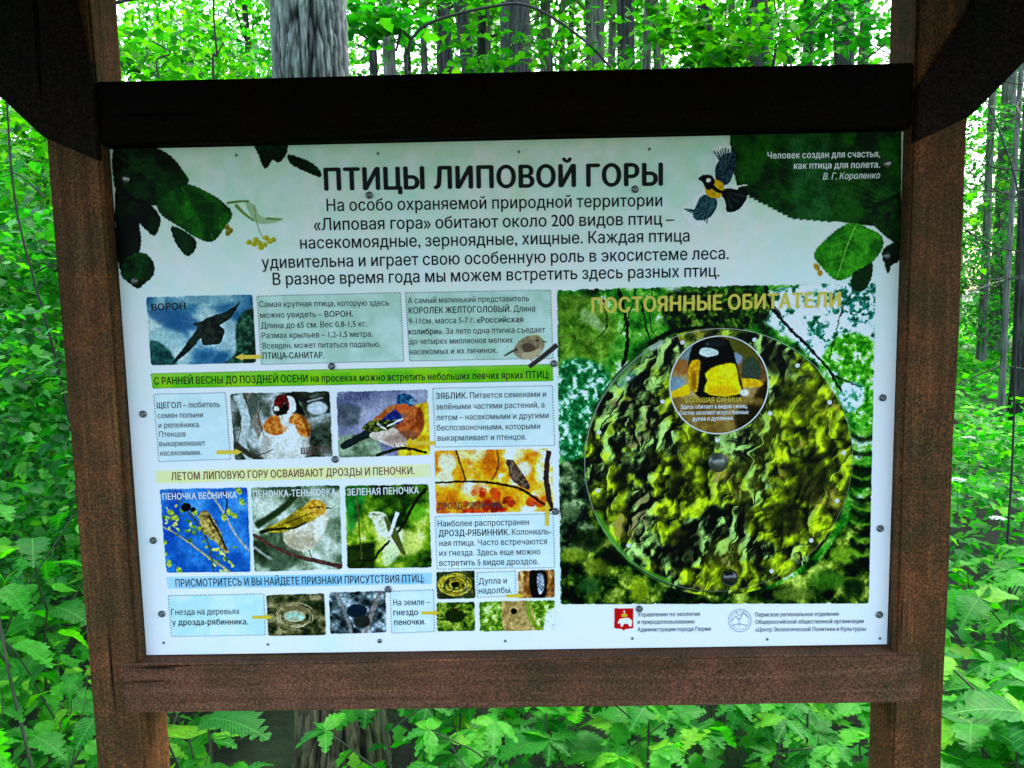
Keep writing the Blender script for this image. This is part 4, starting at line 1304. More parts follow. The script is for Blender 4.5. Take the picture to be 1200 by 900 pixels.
arrow(641, 616, 641, 587, 4.5, 9, 9)
arrow(296, 723, 320, 723, 3.5, 7, 8)
arrow(494, 718, 516, 718, 3.5, 7, 8)
arrow(593, 698, 615, 698, 3.5, 6.5, 8)

# ------------------------------------------------------------ lettering
from mathutils.geometry import delaunay_2d_cdt
GLYPH, ADV = {}, {}
def font_objects(strings, shear=0.0):
    objs = []
    for s in strings:
        cu = bpy.data.curves.new('t', 'FONT')
        cu.body = s
        cu.size = 1.0
        cu.shear = shear
        o = bpy.data.objects.new('t', cu)
        col.objects.link(o)
        objs.append(o)
    bpy.context.view_layer.update()
    dg = bpy.context.evaluated_depsgraph_get()
    out = []
    for o in objs:
        cu = o.evaluated_get(dg).to_curve(dg, apply_modifiers=False)
        loops = []
        for sp in cu.splines:
            if sp.type == 'BEZIER':
                bp = sp.bezier_points
                n = len(bp)
                lp = []
                for i in range(n):
                    a, b = bp[i], bp[(i + 1) % n]
                    p0, p1, p2, p3 = (np.array(q[:2]) for q in (a.co, a.handle_right, b.co, b.handle_left))
                    p2, p3 = np.array(b.handle_left[:2]), np.array(b.co[:2])
                    d = abs(p1 - p0).max() + abs(p3 - p2).max()
                    curved = abs(np.cross(p3 - p0, p1 - p0)) + abs(np.cross(p3 - p0, p2 - p0)) > 1e-5
                    for k in range(4 if curved else 1):
                        t = k / 4
                        lp.append(p0 * (1 - t) ** 3 + 3 * p1 * t * (1 - t) ** 2 + 3 * p2 * t * t * (1 - t) + p3 * t ** 3)
            else:
                lp = [np.array(p.co[:2]) for p in sp.points]
            ded = [p for i, p in enumerate(lp) if np.abs(p - lp[i - 1]).max() > 1e-5]
            if len(ded) > 2:
                loops.append(np.array(ded))
        out.append(loops)
        o.evaluated_get(dg).to_curve_clear()
    for o in objs:
        c = o.data
        bpy.data.objects.remove(o)
        bpy.data.curves.remove(c)
    return out

def fill_loops(loops, fat):
    """nonzero-winding fill of outlines, thickened by smearing"""
    sh = [(0, 0)] if fat == 0 else [(-fat, 0), (fat, 0), (0, fat * .55), (0, -fat * .55), (0, 0)]
    L = [l + np.array(s_) for s_ in sh for l in loops]
    vs, es = [], []
    for l in L:
        o0 = len(vs)
        vs += [Vector((float(a), float(b))) for a, b in l]
        es += [(o0 + i, o0 + (i + 1) % len(l)) for i in range(len(l))]
    v2, e2, f2, _, _, _ = delaunay_2d_cdt(vs, es, [], 0, 1e-6)
    V = np.array([tuple(v) for v in v2])
    F = np.array([tuple(f) for f in f2 if len(f) == 3])
    cen = V[F].mean(1) + 1e-5
    keep = np.zeros(len(F), bool)
    for k in range(len(sh)):
        wn = np.zeros(len(F))
        for l in L[k * len(loops):(k + 1) * len(loops)]:
            a, b = l, np.roll(l, -1, 0)
            px_, py_ = cen[:, 0][:, None], cen[:, 1][:, None]
            isl = (b[:, 0] - a[:, 0]) * (py_ - a[:, 1]) - (px_ - a[:, 0]) * (b[:, 1] - a[:, 1])
            wn += ((a[:, 1] <= py_) & (b[:, 1] > py_) & (isl > 0)).sum(1)
            wn -= ((a[:, 1] > py_) & (b[:, 1] <= py_) & (isl < 0)).sum(1)
        keep |= np.abs(wn) > 0.5
    F = F[keep]
    used = np.unique(F)
    mp_ = np.full(len(V), -1); mp_[used] = np.arange(len(used))
    return V[used].astype(np.float32), [tuple(int(i) for i in q) for q in mp_[F]]

FAT = {0: 0.012, 1: 0.026, 2: 0.040}
def text_mesh(jobs):
    chars = sorted({c for s, b_, i_ in jobs for c in s if c != ' '})
    adv = font_objects(['Н' + c + 'Н' for c in chars] + ['НН'])
    xm = [max(float(l[:, 0].max()) for l in ls) for ls in adv]
    for c, x in zip(chars, xm):
        ADV[c] = x - xm[-1]
    up = dict(zip(chars, font_objects(chars)))
    need_i = [c for c in chars if any(i_ and c in s for s, b_, i_ in jobs)]
    it_ = dict(zip(need_i, font_objects(need_i, 0.22)))
    out = []
    for s, bold, ital in jobs:
        x, V, F = 0.0, [], []
        for c in s:
            if c == ' ':
                x += 0.25
                continue
            key = (c, bold, ital)
            if key not in GLYPH:
                GLYPH[key] = fill_loops((it_ if ital else up)[c], FAT[bold])
            v, f = GLYPH[key]
            o0 = sum(len(q) for q in V)
            V.append(v + np.array([x, 0], np.float32))
            F += [tuple(i + o0 for i in q) for q in f]
            x += ADV[c] + 0.02 * (bold > 0) + 0.012
        out.append((np.concatenate(V), F))
    return out

# (block, material, label, lift, [ (segments, x0, y0, x1, y1, cap height) ... ]); a segment is 'text' or ('text', 1) for bold
def B_(s): return (s, 1)
TEXT = [
 ('title_lettering', M_BLACK, 'title in heavy black capitals', .0006, [([('ПТИЦЫ ЛИПОВОЙ ГОРЫ', 2)], 380, 223, 777, 217, 26)]),
 ('intro_lettering', M_BLACK, 'five lines of introduction under the title', .0006, [
   (['На особо охраняемой природной территории'], 383, 247.5, 776, 241.5, 14.5), (['«Липовая гора» обитают около 200 видов птиц –'], 368, 270, 790, 263, 14.5),
   (['насекомоядные, зерноядные, хищные. Каждая птица'], 352, 291.5, 808, 283, 14.5), (['удивительна и играет свою особенную роль в экосистеме леса.'], 307, 314.5, 854, 303.5, 14.5),
   (['В разное время года мы можем встретить здесь разных птиц.'], 320, 334, 843, 324, 14.5)]),
 ('quote_lettering', M_WHITE, 'white quotation on the dark leaf', .0010, [
   ([B_('Человек создан для счастья,')], 899, 186, 1031, 184, 7.8), ([B_('как птица для полета.')], 930, 198, 1031, 196.5, 7.8), ([('В. Г. Короленко', 0, 1)], 964, 210.5, 1031, 209, 7.8)]),
 ('lettering', M_BLACK, None, .0012, [([B_('ВОРОН')], 178, 364, 218, 362.5, 8)]),
 ('lettering', M_BLACK, None, .0006, [
   (['Самая крупная птица, которую здесь'], 304, 360, 456, 358, 7), (['можно увидеть – ', B_('ВОРОН.')], 305, 372.5, 414, 371, 7), (['Длина до 65 см. Вес 0,8-1,5 кг.'], 306, 385, 430, 382.5, 7),
   (['Размах крыльев – 1,2-1,5 метра.'], 307, 396.5, 437, 394.5, 7), (['Всеяден, может питаться падалью.'], 308, 408.5, 446, 406.5, 7), ([B_('ПТИЦА-САНИТАР.')], 308, 420.5, 380, 419.5, 7.4)]),
 ('lettering', M_BLACK, None, .0006, [
   (['А самый маленький представитель'], 478, 355.5, 620, 353, 7), ([B_('КОРОЛЕК ЖЕЛТОГОЛОВЫЙ.'), ' Длина'], 479, 367.5, 627, 365, 7.4), (['9-11см, масса 5-7 г. ', B_('«Российская')], 479, 379.5, 613, 377.5, 7),
   ([B_('колибри».'), ' За лето одна птичка съедает'], 479, 392, 639, 389.5, 7), (['до четырех миллионов мелких'], 480, 403.5, 601, 401.5, 7), (['насекомых и их личинок.'], 480, 415.5, 583, 413.5, 7)]),
 ('lettering', M_BLACK, None, .0006, [([B_('С РАННЕЙ ВЕСНЫ ДО ПОЗДНЕЙ ОСЕНИ на просеках можно встретить небольших певчих ярких ПТИЦ:')], 181, 450.5, 644, 443, 8.6)]),
 ('lettering', M_BLACK, None, .0006, [
   ([B_('ЩЕГОЛ'), ' – любитель'], 184, 478.5, 258, 477, 7), (['семян полыни'], 185, 490, 238, 489, 6.6), (['и репейника.'], 186, 501.5, 235, 500.5, 6.6),
   (['Птенцов'], 187, 512, 218, 511.5, 6.6), (['выкармливает'], 187, 523, 241, 522, 6.6), (['насекомыми.'], 188, 534, 236, 533, 6.6)]),
 ('lettering', M_MAROON, None, .0012, [([B_('ЩЕГОЛ')], 353, 532, 387, 531, 8)]),
 ('lettering', M_NAVY, None, .0012, [([B_('ЗЯБЛИК')], 397, 469.5, 434, 468.5, 8)]),
 ('lettering', M_BLACK, None, .0006, [
   ([B_('ЗЯБЛИК.'), ' Питается семенами и'], 511, 467.5, 640, 465, 7.2), (['зелёными частями растений, а'], 511, 480, 638, 477.5, 7), (['летом – насекомыми и другими'], 511, 492.5, 643, 490, 7),
   (['беспозвоночными, которыми'], 512, 504.5, 633, 502.5, 7), (['выкармливает и птенцов.'], 513, 516.5, 617, 515, 7)]),
 ('lettering', M_BROWNINK, None, .0006, [([B_('ЛЕТОМ ЛИПОВУЮ ГОРУ ОСВАИВАЮТ ДРОЗДЫ И ПЕНОЧКИ.')], 201, 562.5, 486, 555.5, 9)]),
 ('lettering', M_WHITE, None, .0012, [([B_('ПЕНОЧКА ВЕСНИЧКА')], 191, 585.5, 278, 583.5, 7.6)]),
 ('lettering', M_WHITE, None, .0012, [([B_('ПЕНОЧКА-ТЕНЬКОВКА')], 297, 583, 394, 580, 8)]),
 ('lettering', M_WHITE, None, .0012, [([B_('ЗЕЛЕНАЯ ПЕНОЧКА')], 407, 580.5, 491, 578, 8)]),
 ('lettering', M_MAROON, None, .0012, [([B_('ДРОЗД-РЯБИННИК')], 513, 596.5, 590, 595, 7.5)]),
 ('lettering', M_BLACK, None, .0006, [
   (['Наиболее распространен'], 513, 617, 620, 615, 7.2), ([B_('ДРОЗД-РЯБИННИК.'), ' Колониаль-'], 514, 628.5, 646, 626, 7.4), (['ная птица. Часто встречаются'], 515, 640, 641, 637.5, 7.2),
   (['их гнезда. Здесь еще можно'], 515, 651.5, 633, 649.5, 7.2), (['встретить 5 видов дроздов.'], 515, 663, 631, 661, 7.2)]),
 ('lettering', M_TEAL, None, .0006, [([B_('ПРИСМОТРИТЕСЬ И ВЫ НАЙДЕТЕ ПРИЗНАКИ ПРИСУТСТВИЯ ПТИЦ:')], 206, 687.5, 497, 682, 9)]),
 ('lettering', M_BLACK, None, .0006, [(['Гнезда на деревьях'], 201, 720.5, 281, 719.5, 7), (['у ', B_('дрозда-рябинника.')], 202, 732.5, 291, 731.5, 7)]),
 ('lettering', M_BLACK, None, .0006, [(['На земле –'], 461, 709.5, 504, 708.5, 7.2), ([B_('гнездо')], 461, 721, 490, 720.5, 7.2), ([B_('пеночки.')], 462, 732.5, 499, 731.5, 7.2)]),
 ('lettering', M_BLACK, None, .0006, [(['Дупла и'], 561, 684.5, 594, 683.5, 7.2), (['надолбы.'], 561, 695.5, 600, 694.5, 7.2)]),
 ('heading_lettering', M_GOLD, 'yellow heading across the large photograph', .0012, [([('ПОСТОЯННЫЕ ОБИТАТЕЛИ', 2)], 693, 366.5, 985, 359.5, 17.5)]),
 ('lettering', M_GOLD, None, .0014, [(['БОЛЬШАЯ СИНИЦА'], 803, 471.5, 869, 470.5, 5.6)]),
 ('lettering', M_WHITE, None, .0014, [([B_('Здесь обитает 6 видов синиц.')], 797, 479, 876, 478, 5), ([B_('Охотно заселяют искусственные')], 796, 486, 877, 485, 5), ([B_('дупла и дуплянки.')], 811, 493, 860, 492, 5)]),
 ('lettering', M_GREY, None, .0006, [([B_('Управление по экологии')], 747, 722.5, 820, 721.5, 5), ([B_('и природопользованию')], 747, 731, 814, 730.5, 5), ([B_('Администрации города Перми')], 747, 740, 833, 739, 5)]),
 ('lettering', M_GREY, None, .0006, [([B_('Пермское региональное отделение')], 885, 722.5, 983, 721.5, 5), ([B_('Общероссийской общественной организации')], 885, 731, 1012, 730, 5), ([B_('«Центр Экологической Политики и Культуры»')], 885, 740, 1015, 739, 5)]),
]
jobs = [('Н', 0, 0)]
for blk in TEXT:
    for ln in blk[4]:
        for s in ln[0]:
            s = (s, 0, 0) if isinstance(s, str) else (tuple(s) + (0,))[:3]
            jobs.append(s)
res = text_mesh(jobs)
CAP = float(res[0][0][:, 1].max())
it = iter(res[1:])
for name, mat, label, lift, lines in TEXT:
    V, F = [], []
    for segs, x0_, y0_, x1_, y1_, cap in lines:
        pen, parts_ = 0.0, []
        for s in segs:
            v, f = next(it)
            st = s if isinstance(s, str) else s[0]
            lead = 0.28 if st.startswith(' ') else 0.0
            if len(v):
                vv = v.copy()
                vv[:, 0] += pen + lead - float(v[:, 0].min())
                parts_.append((vv, f))
                pen = float(vv[:, 0].max()) + (0.32 if st.endswith(' ') else 0.05)
        W_ = max(float(v[:, 0].max()) for v, f in parts_)
        ax, az = P(x0_, y0_); bx, bz = P(x1_, y1_)
        tx, tz = P((x0_ + x1_) / 2, (y0_ + y1_) / 2 - cap)
        hgt = tz - (az + bz) / 2
        for v, f in parts_:
            o0 = len(V)
            for a, b in v:
                t = a / W_
                V.append((ax + (bx - ax) * t, PY - lift, az + (bz - az) * t + b / CAP * hgt))
            F += [tuple(i + o0 for i in q) for q in f]
    me = bpy.data.meshes.new(name)
    me.from_pydata(V, [], F)
    me.update()
    mesh_obj(name, me, mat, sheet, label)
# ------------------------------------------------------------ the setting: forest floor
def ground_z(x, y):
    return 0.05 * mnoise.noise(Vector((x * .25, y * .25, 0))) + 0.02 * mnoise.noise(Vector((x, y, 3)))

def make_ground():
    n = 140
    ax = np.sign(np.linspace(-1, 1, n)) * np.abs(np.linspace(-1, 1, n)) ** 3 * 400
    V = [(x, y, ground_z(x, y) - 0.02) for y in ax for x in ax]
    F = [(j * n + i, j * n + i + 1, (j + 1) * n + i + 1, (j + 1) * n + i) for j in range(n - 1) for i in range(n - 1)]
    me = pydata('forest_floor', V, F, True)
    m, nt, b = new_mat('dark_leaf_litter')
    tc = N(nt, 'ShaderNodeTexCoord')
    a = N(nt, 'ShaderNodeTexNoise', Scale=14.0, Detail=8, Roughness=0.7)
    c = N(nt, 'ShaderNodeTexNoise', Scale=0.8, Detail=5)
    nt.links.new(tc.outputs['Object'], a.inputs['Vector'])
    nt.links.new(tc.outputs['Object'], c.inputs['Vector'])
    c1 = ramp(nt, a.outputs['Fac'], [(0.35, (0.003, 0.002, 0.001)), (0.55, (0.010, 0.007, 0.004)), (0.7, (0.026, 0.018, 0.009))])
    c2 = ramp(nt, a.outputs['Fac'], [(0.35, (0.002, 0.014, 0.002)), (0.6, (0.008, 0.05, 0.006))])
    f = ramp(nt, c.outputs['Fac'], [(0.4, (0, 0, 0)), (0.6, (1, 1, 1))])
    nt.links.new(mixc(nt, f, c1, c2), b.inputs['Base Color'])
    b.inputs['Roughness'].default_value = 0.95
    bp = N(nt, 'ShaderNodeBump', Strength=0.8, Distance=0.03)
    nt.links.new(a.outputs['Fac'], bp.inputs['Height'])
    nt.links.new(bp.outputs[0], b.inputs['Normal'])
    mesh_obj('forest_floor', me, m, None, kind='structure')
make_ground()

# ------------------------------------------------------------ leaves
def ovate(L, W, n=7, teeth=0.10, fold=0.18, droop=0.25, tip=1.25, seed=0):
    """toothed leaf along +Y, base at origin; returns verts, tris"""
    rg = random.Random(seed)
    V, F = [], []
    def zz(y, x):
        return -droop * L * (y / L) ** 2 + fold * abs(x) - 0.10 * W * math.sin(y / L * 9) * abs(x) / W
    for i in range(n + 1):
        t = i / n
        V.append((0, t * L, zz(t * L, 0)))
    mid = list(range(n + 1))
    for s in (-1, 1):
        prev = 0
        edge = []
        for i in range(1, n):
            t = i / n
            w = W / 2 * (math.sin(math.pi * t ** (1 / tip)) ** 0.8)
            for (dt, k) in ((-0.35 / n, 1.0 - teeth), (0.12 / n, 1.0 + teeth)):
                x = s * w * k * rg.uniform(.95, 1.05)
                y = (t + dt) * L + (0.05 * L if k > 1 else 0)
                V.append((x, y, zz(y, x)))
                edge.append(len(V) - 1)
        # strip between edge points and midrib
        chain = edge + [n]
        m = 0
        p = 0
        for k, e in enumerate(edge):
            tgt = min(int((k + 1) / len(edge) * n + .3), n - 0)
            F.append((p, e, m) if s < 0 else (m, e, p)) if p != m else None
            if tgt > m:
                F.append((m, e, min(tgt, n)) if s < 0 else (min(tgt, n), e, m))
                m = min(tgt, n)
            p = e
        if m != n:
            F.append((p, n, m) if s < 0 else (m, n, p))
    return V, [f for f in F if f is not None and len(set(f)) == 3]

def leaf_mesh(name, **k):
    v, f = ovate(**k)
    me = pydata(name, v, f, True)
    return me

def tube(V, F, pts, r0, r1, m=5):
    """append a tapered tube along pts"""
    n = len(pts)
    base = len(V)
    for i, p in enumerate(pts):
        p = Vector(p)
        d = Vector(pts[min(i + 1, n - 1)]) - Vector(pts[max(i - 1, 0)])
        d.normalize()
        u = d.orthogonal().normalized(); w = d.cross(u)
        r = r0 + (r1 - r0) * i / (n - 1)
        for j in range(m):
            a = 2 * math.pi * j / m
            V.append(tuple(p + (u * math.cos(a) + w * math.sin(a)) * r))
    for i in range(n - 1):
        for j in range(m):
            F.append((base + i * m + j, base + i * m + (j + 1) % m, base + (i + 1) * m + (j + 1) % m, base + (i + 1) * m + j))

def branch_path(p0, d, L, n, rg, wander=0.25, droop=0.0):
    p, d = Vector(p0), Vector(d).normalized()
    out = [p.copy()]
    for i in range(n):
        d = (d + Vector((rg.gauss(0, wander), rg.gauss(0, wander), rg.gauss(0, wander) - droop)) * 0.4).normalized()
        p = p + d * (L / n)
        out.append(p.copy())
    return out

LEAF_MESHES = [leaf_mesh('leaf', L=.075, W=.036, seed=1, n=6), leaf_mesh('leaf', L=.085, W=.042, seed=2, n=6, droop=.4), leaf_mesh('leaf', L=.07, W=.038, seed=3, n=6, droop=.15, fold=.3)]
BROAD_MESHES = [leaf_mesh('leaf', L=.12, W=.085, seed=4, n=8, tip=1.6, droop=.3), leaf_mesh('leaf', L=.14, W=.09, seed=5, n=8, tip=1.5, droop=.45), leaf_mesh('leaf', L=.105, W=.08, seed=6, n=8, tip=1.7, droop=.2)]
HUGE = leaf_mesh('leaf', L=.24, W=.19, seed=8, n=11, tip=1.7, droop=.35, teeth=.14)

def add_leaf(parent, me, loc, az, pitch, s=1.0, mat=None, roll=0.0):
    o = bpy.data.objects.new('leaf', me)
    if not len(me.materials):
        me.materials.append(mat or M_LEAF_NEAR)
    o.location = loc
    o.rotation_euler = (pitch, roll, az)
    o.scale = (s, s, s)
    return link(o, parent)

def make_whorl(name, seed, h=.42, nleaf=6, meshes=LEAF_MESHES, s=1.0):
    """a stem carrying stalks, each with a fan of leaflets"""
    rg = random.Random(seed)
    t = thing(name, 'x', 'plant')
    V, F = [], []
    st = branch_path((0, 0, 0), (rg.gauss(0, .1), rg.gauss(0, .1), 1), h, 5, rg, .12)
    tube(V, F, st, .004, .0025)
    top = st[-1]
    fans = [(top, rg.uniform(0, 6.28), nleaf, 6.28)]
    for k in range(2):
        a = rg.uniform(0, 6.28)
        p = st[3 + (k % 2)]
        br = branch_path(p, (math.cos(a), math.sin(a), .7), h * .38, 3, rg, .15)
        tube(V, F, br, .0025, .0015, 4)
        fans.append((br[-1], a - math.pi / 2, 5, 4.6))
    mesh_obj('stem', pydata('stem', V, F, True), M_STEM, t)
    for c, a0, n, spread in fans:
        for i in range(n):
            az = a0 + (i - (n - 1) / 2) / n * spread if spread < 6 else a0 + i / n * spread
            add_leaf(t, rg.choice(meshes), c, az + rg.gauss(0, .12), rg.uniform(-.35, .25), s * rg.uniform(.8, 1.15), None, rg.gauss(0, .2))
    return t

def make_shrublet(name, seed, h=.8, n=11, meshes=BROAD_MESHES, mat=None, s=1.0, lean=.3):
    """arching cane with alternate leaves"""
    rg = random.Random(seed)
    t = thing(name, 'x', 'shrub')
    V, F = [], []
    st = branch_path((0, 0, 0), (rg.gauss(0, lean), rg.gauss(0, lean), 1), h, 9, rg, .22, .12)
    tube(V, F, st, .006, .002)
    mesh_obj('stem', pydata('stem', V, F, True), M_STEM, t)
    for i in range(n):
        u = 2.5 + i / (n - 1) * 6.49
        k = min(int(u), 8)
        p = st[k].lerp(st[k + 1], u - k)
        az = i * 2.4 + rg.gauss(0, .3)
        o = Vector((-math.sin(az), math.cos(az), .2)) * .035
        add_leaf(t, rg.choice(meshes), p + o, az, rg.uniform(-.55, .15), s * rg.uniform(.75, 1.15) * (1 - .2 * i / n), mat, rg.gauss(0, .25))
    return t

def make_umbel(name, seed, h=.75):
    rg = random.Random(seed)
    t = thing(name, 'x', 'flower')
    V, F = [], []
    st = branch_path((0, 0, 0), (0, 0, 1), h, 5, rg, .06)
    tube(V, F, st, .005, .003)
    top = st[-1]
    W, G = [], []
    for i in range(16):
        a, r = i * 2.4, .07 * math.sqrt((i + .5) / 16)
        e = top + Vector((r * math.cos(a), r * math.sin(a), .045 - r * .25))
        tube(V, F, [top, e], .001, .0008, 3)
        for j in range(9):
            b, q = j * 2.4, .014 * math.sqrt(j / 9)
            c = e + Vector((q * math.cos(b), q * math.sin(b), rg.uniform(0, .003)))
            o0 = len(W)
            for k in range(5):
                W.append(tuple(c + Vector((.0062 * math.cos(k * 1.257), .0062 * math.sin(k * 1.257), rg.uniform(0, .002)))))
            G.append(tuple(range(o0, o0 + 5)))
    mesh_obj('stem', pydata('stem', V, F, True), M_STEM, t)
    mesh_obj('flower_head', pydata('flower_head', W, G), M_PETAL, t)
    return t
M_PETAL = plain('white_petal', (0.78, 0.8, 0.74), 0.6)

# prototypes, then copies placed one by one
def place(proto, loc, rz, s, label, cat, group, tilt=(0, 0)):
    global _placed
    o = proto if proto.name not in _used else copy_tree(proto)
    _used.add(proto.name)
    o.location = loc
    o.rotation_euler = (tilt[0], tilt[1], rz)
    o.scale = (s, s, s)
    o['label'] = label
    o['category'] = cat
    if group:
        o['group'] = group
    return o
_used = set()

W1 = [make_whorl('woodland_plant', 20 + i, h=.36 + .05 * i, nleaf=6 + i % 2) for i in range(4)]
W2 = [make_whorl('woodland_plant', 40 + i, h=.44, nleaf=5, meshes=BROAD_MESHES, s=.75) for i in range(3)]
S1 = [make_shrublet('young_shrub', 60 + i, h=.75 + .1 * i, n=12, mat=M_LEAF_COOL) for i in range(5)]
rp = random.Random(99)

def spot(px, py, Y):
    return at(px, py, Y)

# under the bottom rail, between the posts
RAILMARKS = ((240, 'beside the left post under the rail'), (318, 'left of the thick trunk under the rail'), (420, 'in front of the thick trunk under the rail'), (470, 'below the printed tree fork'),
             (530, 'below the printed round nests'), (590, 'below the printed trunk hole'), (650, 'below the corner of the mossy picture'), (700, 'left of the red shield, below the rail'), (760, 'straight below the red shield'),
             (830, 'between the shield and the round emblem'), (890, 'straight below the round emblem'), (960, 'below the last grey lines of print'), (2000, 'against the right post, below the rail'))
for i in range(84):
    px = 205 + (i + rp.random()) / 84 * 815
    Y = rp.choice((.6, .8, 1.0, 1.2, 1.5, 1.9, 2.3))
    if 280 < px < 455:
        Y = 2.1
    q = at(px, 870, Y)
    pr = rp.choice(W1 + W2)
    wh = [w_ for lim, w_ in RAILMARKS if px < lim][0]
    dep = 'nearest' if Y < .9 else 'mid' if Y < 1.4 else 'far'
    kd = 'broad' if pr in W2 else 'narrow'
    place(pr, (q.x, Y, ground_z(q.x, Y) - .06 + max(0, (q.z - .42) * .5)), rp.uniform(0, 6.28), rp.uniform(.85, 1.2),
          '%s woodland plant with %s leaflets, %s' % (dep, kd, wh), 'plant', 'plants under the rail, %s, %s, %s' % (dep, kd, wh[:40]))
# big soft leaves among them
def single_leafy(px, py, Y, s, az, lab, n=3):
    q = at(px, py, Y)
    t = thing('broad_leaved_plant', lab, 'plant', (q.x, Y, 0), 0)
    V, F = [], []
    rg = random.Random(int(px))
    for i in range(n):
        a = az + i * 2.2
        tip = Vector((math.cos(a) * .05 * i, math.sin(a) * .05 * i, q.z - .05 * i))
        tube(V, F, [Vector((0, 0, 0)), tip * .5 + Vector((.01, 0, 0)), tip], .005, .003)
        add_leaf(t, HUGE, tip, a + math.pi, rg.uniform(-.25, .25), s * (1 - .12 * i))
    mesh_obj('stem', pydata('stem', V, F, True), M_STEM, t)
    return t
single_leafy(640, 836, .75, .8, 2.6, 'broad soft green leaf hanging just left of centre under the rail')
single_leafy(243, 842, .65, .8, 1.2, 'broad pale green leaves between the left post and the thick trunk')
single_leafy(735, 850, 1.0, .8, 4.0, 'broad green leaves under the red city arms', 2)
single_leafy(905, 850, 1.1, .8, .5, 'broad green leaves low beside the right post', 2)
# single star of seven leaflets right of the trunk
q = at(562, 856, .55)
star = make_whorl('woodland_plant', 77, h=max(q.z, .3), nleaf=7)
place(star, (q.x, .55, 0), .4, 1.0, 'star shaped plant of seven pointed leaflets on dark ground, right of the thick trunk', 'plant', None)

# left of the board: young shrubs, close
for i in range(34):
    px = rp.uniform(-60, 128)
    py = rp.uniform(560, 900)
    Y = rp.uniform(.25, 1.3) if py > 700 else rp.uniform(.9, 2.2)
    q = at(px, py, Y)
    if abs(q.x + .73) < .1 and Y < .25:
        continue
    si = rp.randrange(5)
    hh_ = ('in the bottom corner' if py > 830 else 'low down' if py > 760 else 'at rail height' if py > 690 else 'at warbler picture height' if py > 620 else 'at thrush picture height')
    ed_ = 'at the left picture edge' if px < 35 else 'midway to the left post' if px < 85 else 'touching the left post'
    sz_ = ('smallest', 'small', 'middling', 'tall', 'tallest')[si]
    place(S1[si], (q.x - .05, Y, ground_z(q.x, Y) - .03), rp.uniform(0, 6.28), max(.5, min(1.35, (q.z + .12) / .8)),
          '%s young toothed shrub %s, %s' % (sz_, hh_, ed_), 'shrub', 'young shrubs left of the board, %s %s %s' % (sz_, hh_, ed_))
# right of the board
for i in range(44):
    px = rp.uniform(1110, 1290)
    py = rp.uniform(640, 900)
    Y = rp.uniform(.35, 1.2) if py > 740 else rp.uniform(1.1, 2.6)
    q = at(px, py, Y)
    pr = rp.choice(W2 + W1)
    kd = 'broad' if pr in W2 else 'narrow'
    hh_ = 'at the very bottom' if py > 860 else 'just above the bottom' if py > 800 else 'at rail height' if py > 740 else 'at printed logo height' if py > 690 else 'just below the white umbels'
    ed_ = 'touching the right post' if px < 1150 else 'near the right picture edge' if px < 1200 else 'cut by the right picture edge'
    place(pr, (q.x, Y, ground_z(q.x, Y) - .04), rp.uniform(0, 6.28), max(.8, min(1.5, q.z / .45)),
          'plant with %s leaflets %s, %s' % (kd, hh_, ed_), 'plant', 'green plants right of the board, %s %s %s' % (kd, hh_, ed_))
# white umbels on the right
um = [make_umbel('white_umbel', 5), make_umbel('white_umbel', 6)]
for k, (px, py, Y, lab) in enumerate(((1127, 560, 3.2, 'white umbel flower close beside the right post, the nearest of the four'), (1167, 606, 2.7, 'white umbel flower lowest on the right, near the picture edge'),
                        (1196, 584, 3.0, 'white umbel flower cut by the right edge of the picture'), (1137, 512, 4.6, 'smallest white umbel, far back beside the right post'))):
    q = at(px, py, Y)
    place(um[k % 2], (q.x, Y, 0), k * 1.3, q.z / .79, lab, 'flower', 'white umbels in the green')

# ------------------------------------------------------------ scattered foliage meshes
def leaflet_template(kind):
    if kind == 'fine':      # folded rhomb
        V = np.array([(0, 0, 0), (-.32, .45, .06), (0, .5, -.04), (.32, .45, .06), (0, 1, -.18)], np.float32)
        F = np.array([(0, 2, 1), (0, 3, 2), (1, 2, 4), (2, 3, 4)])
    else:                   # lobed
        V = np.array([(0, 0, 0), (-.42, .30, .05), (-.22, .52, .0), (-.30, .70, .02), (0, 1.05, -.16), (.30, .70, .02), (.22, .52, .0), (.42, .30, .05), (0, .5, -.05)], np.float32)
        F = np.array([(8, i + 1, i) for i in range(7)] + [(8, 0, 7)])
    return V, F

def scatter(name, pos, size, seed, kind='fine', flat=0.5, lean=None):
    """pos (n,3), size (n,) -> one mesh of separate leaflets with random headings"""
    rg = np.random.RandomState(seed)
    n = len(pos)
    T, TF = leaflet_template(kind)
    az = rg.rand(n) * 2 * np.pi
    pit = rg.normal(-.15, flat, n)
    rol = rg.normal(0, flat, n)
    ca, sa, cp, sp, cr, sr = np.cos(az), np.sin(az), np.cos(pit), np.sin(pit), np.cos(rol), np.sin(rol)
    # R = Rz(az) Rx(pit) Ry(rol)
    x, y, z = T[:, 0][None], T[:, 1][None], T[:, 2][None]
    x1 = x * cr[:, None] + z * sr[:, None]
    z1 = -x * sr[:, None] + z * cr[:, None]
    y2 = y * cp[:, None] - z1 * sp[:, None]
    z2 = y * sp[:, None] + z1 * cp[:, None]
    x3 = x1 * ca[:, None] - y2 * sa[:, None]
    y3 = x1 * sa[:, None] + y2 * ca[:, None]
    V = np.stack([x3, y3, z2], -1) * size[:, None, None] + pos[:, None, :]
    F = TF[None] + (np.arange(n) * len(T))[:, None, None]
    return fast_mesh(name, V.reshape(-1, 3), F.reshape(-1, 3))

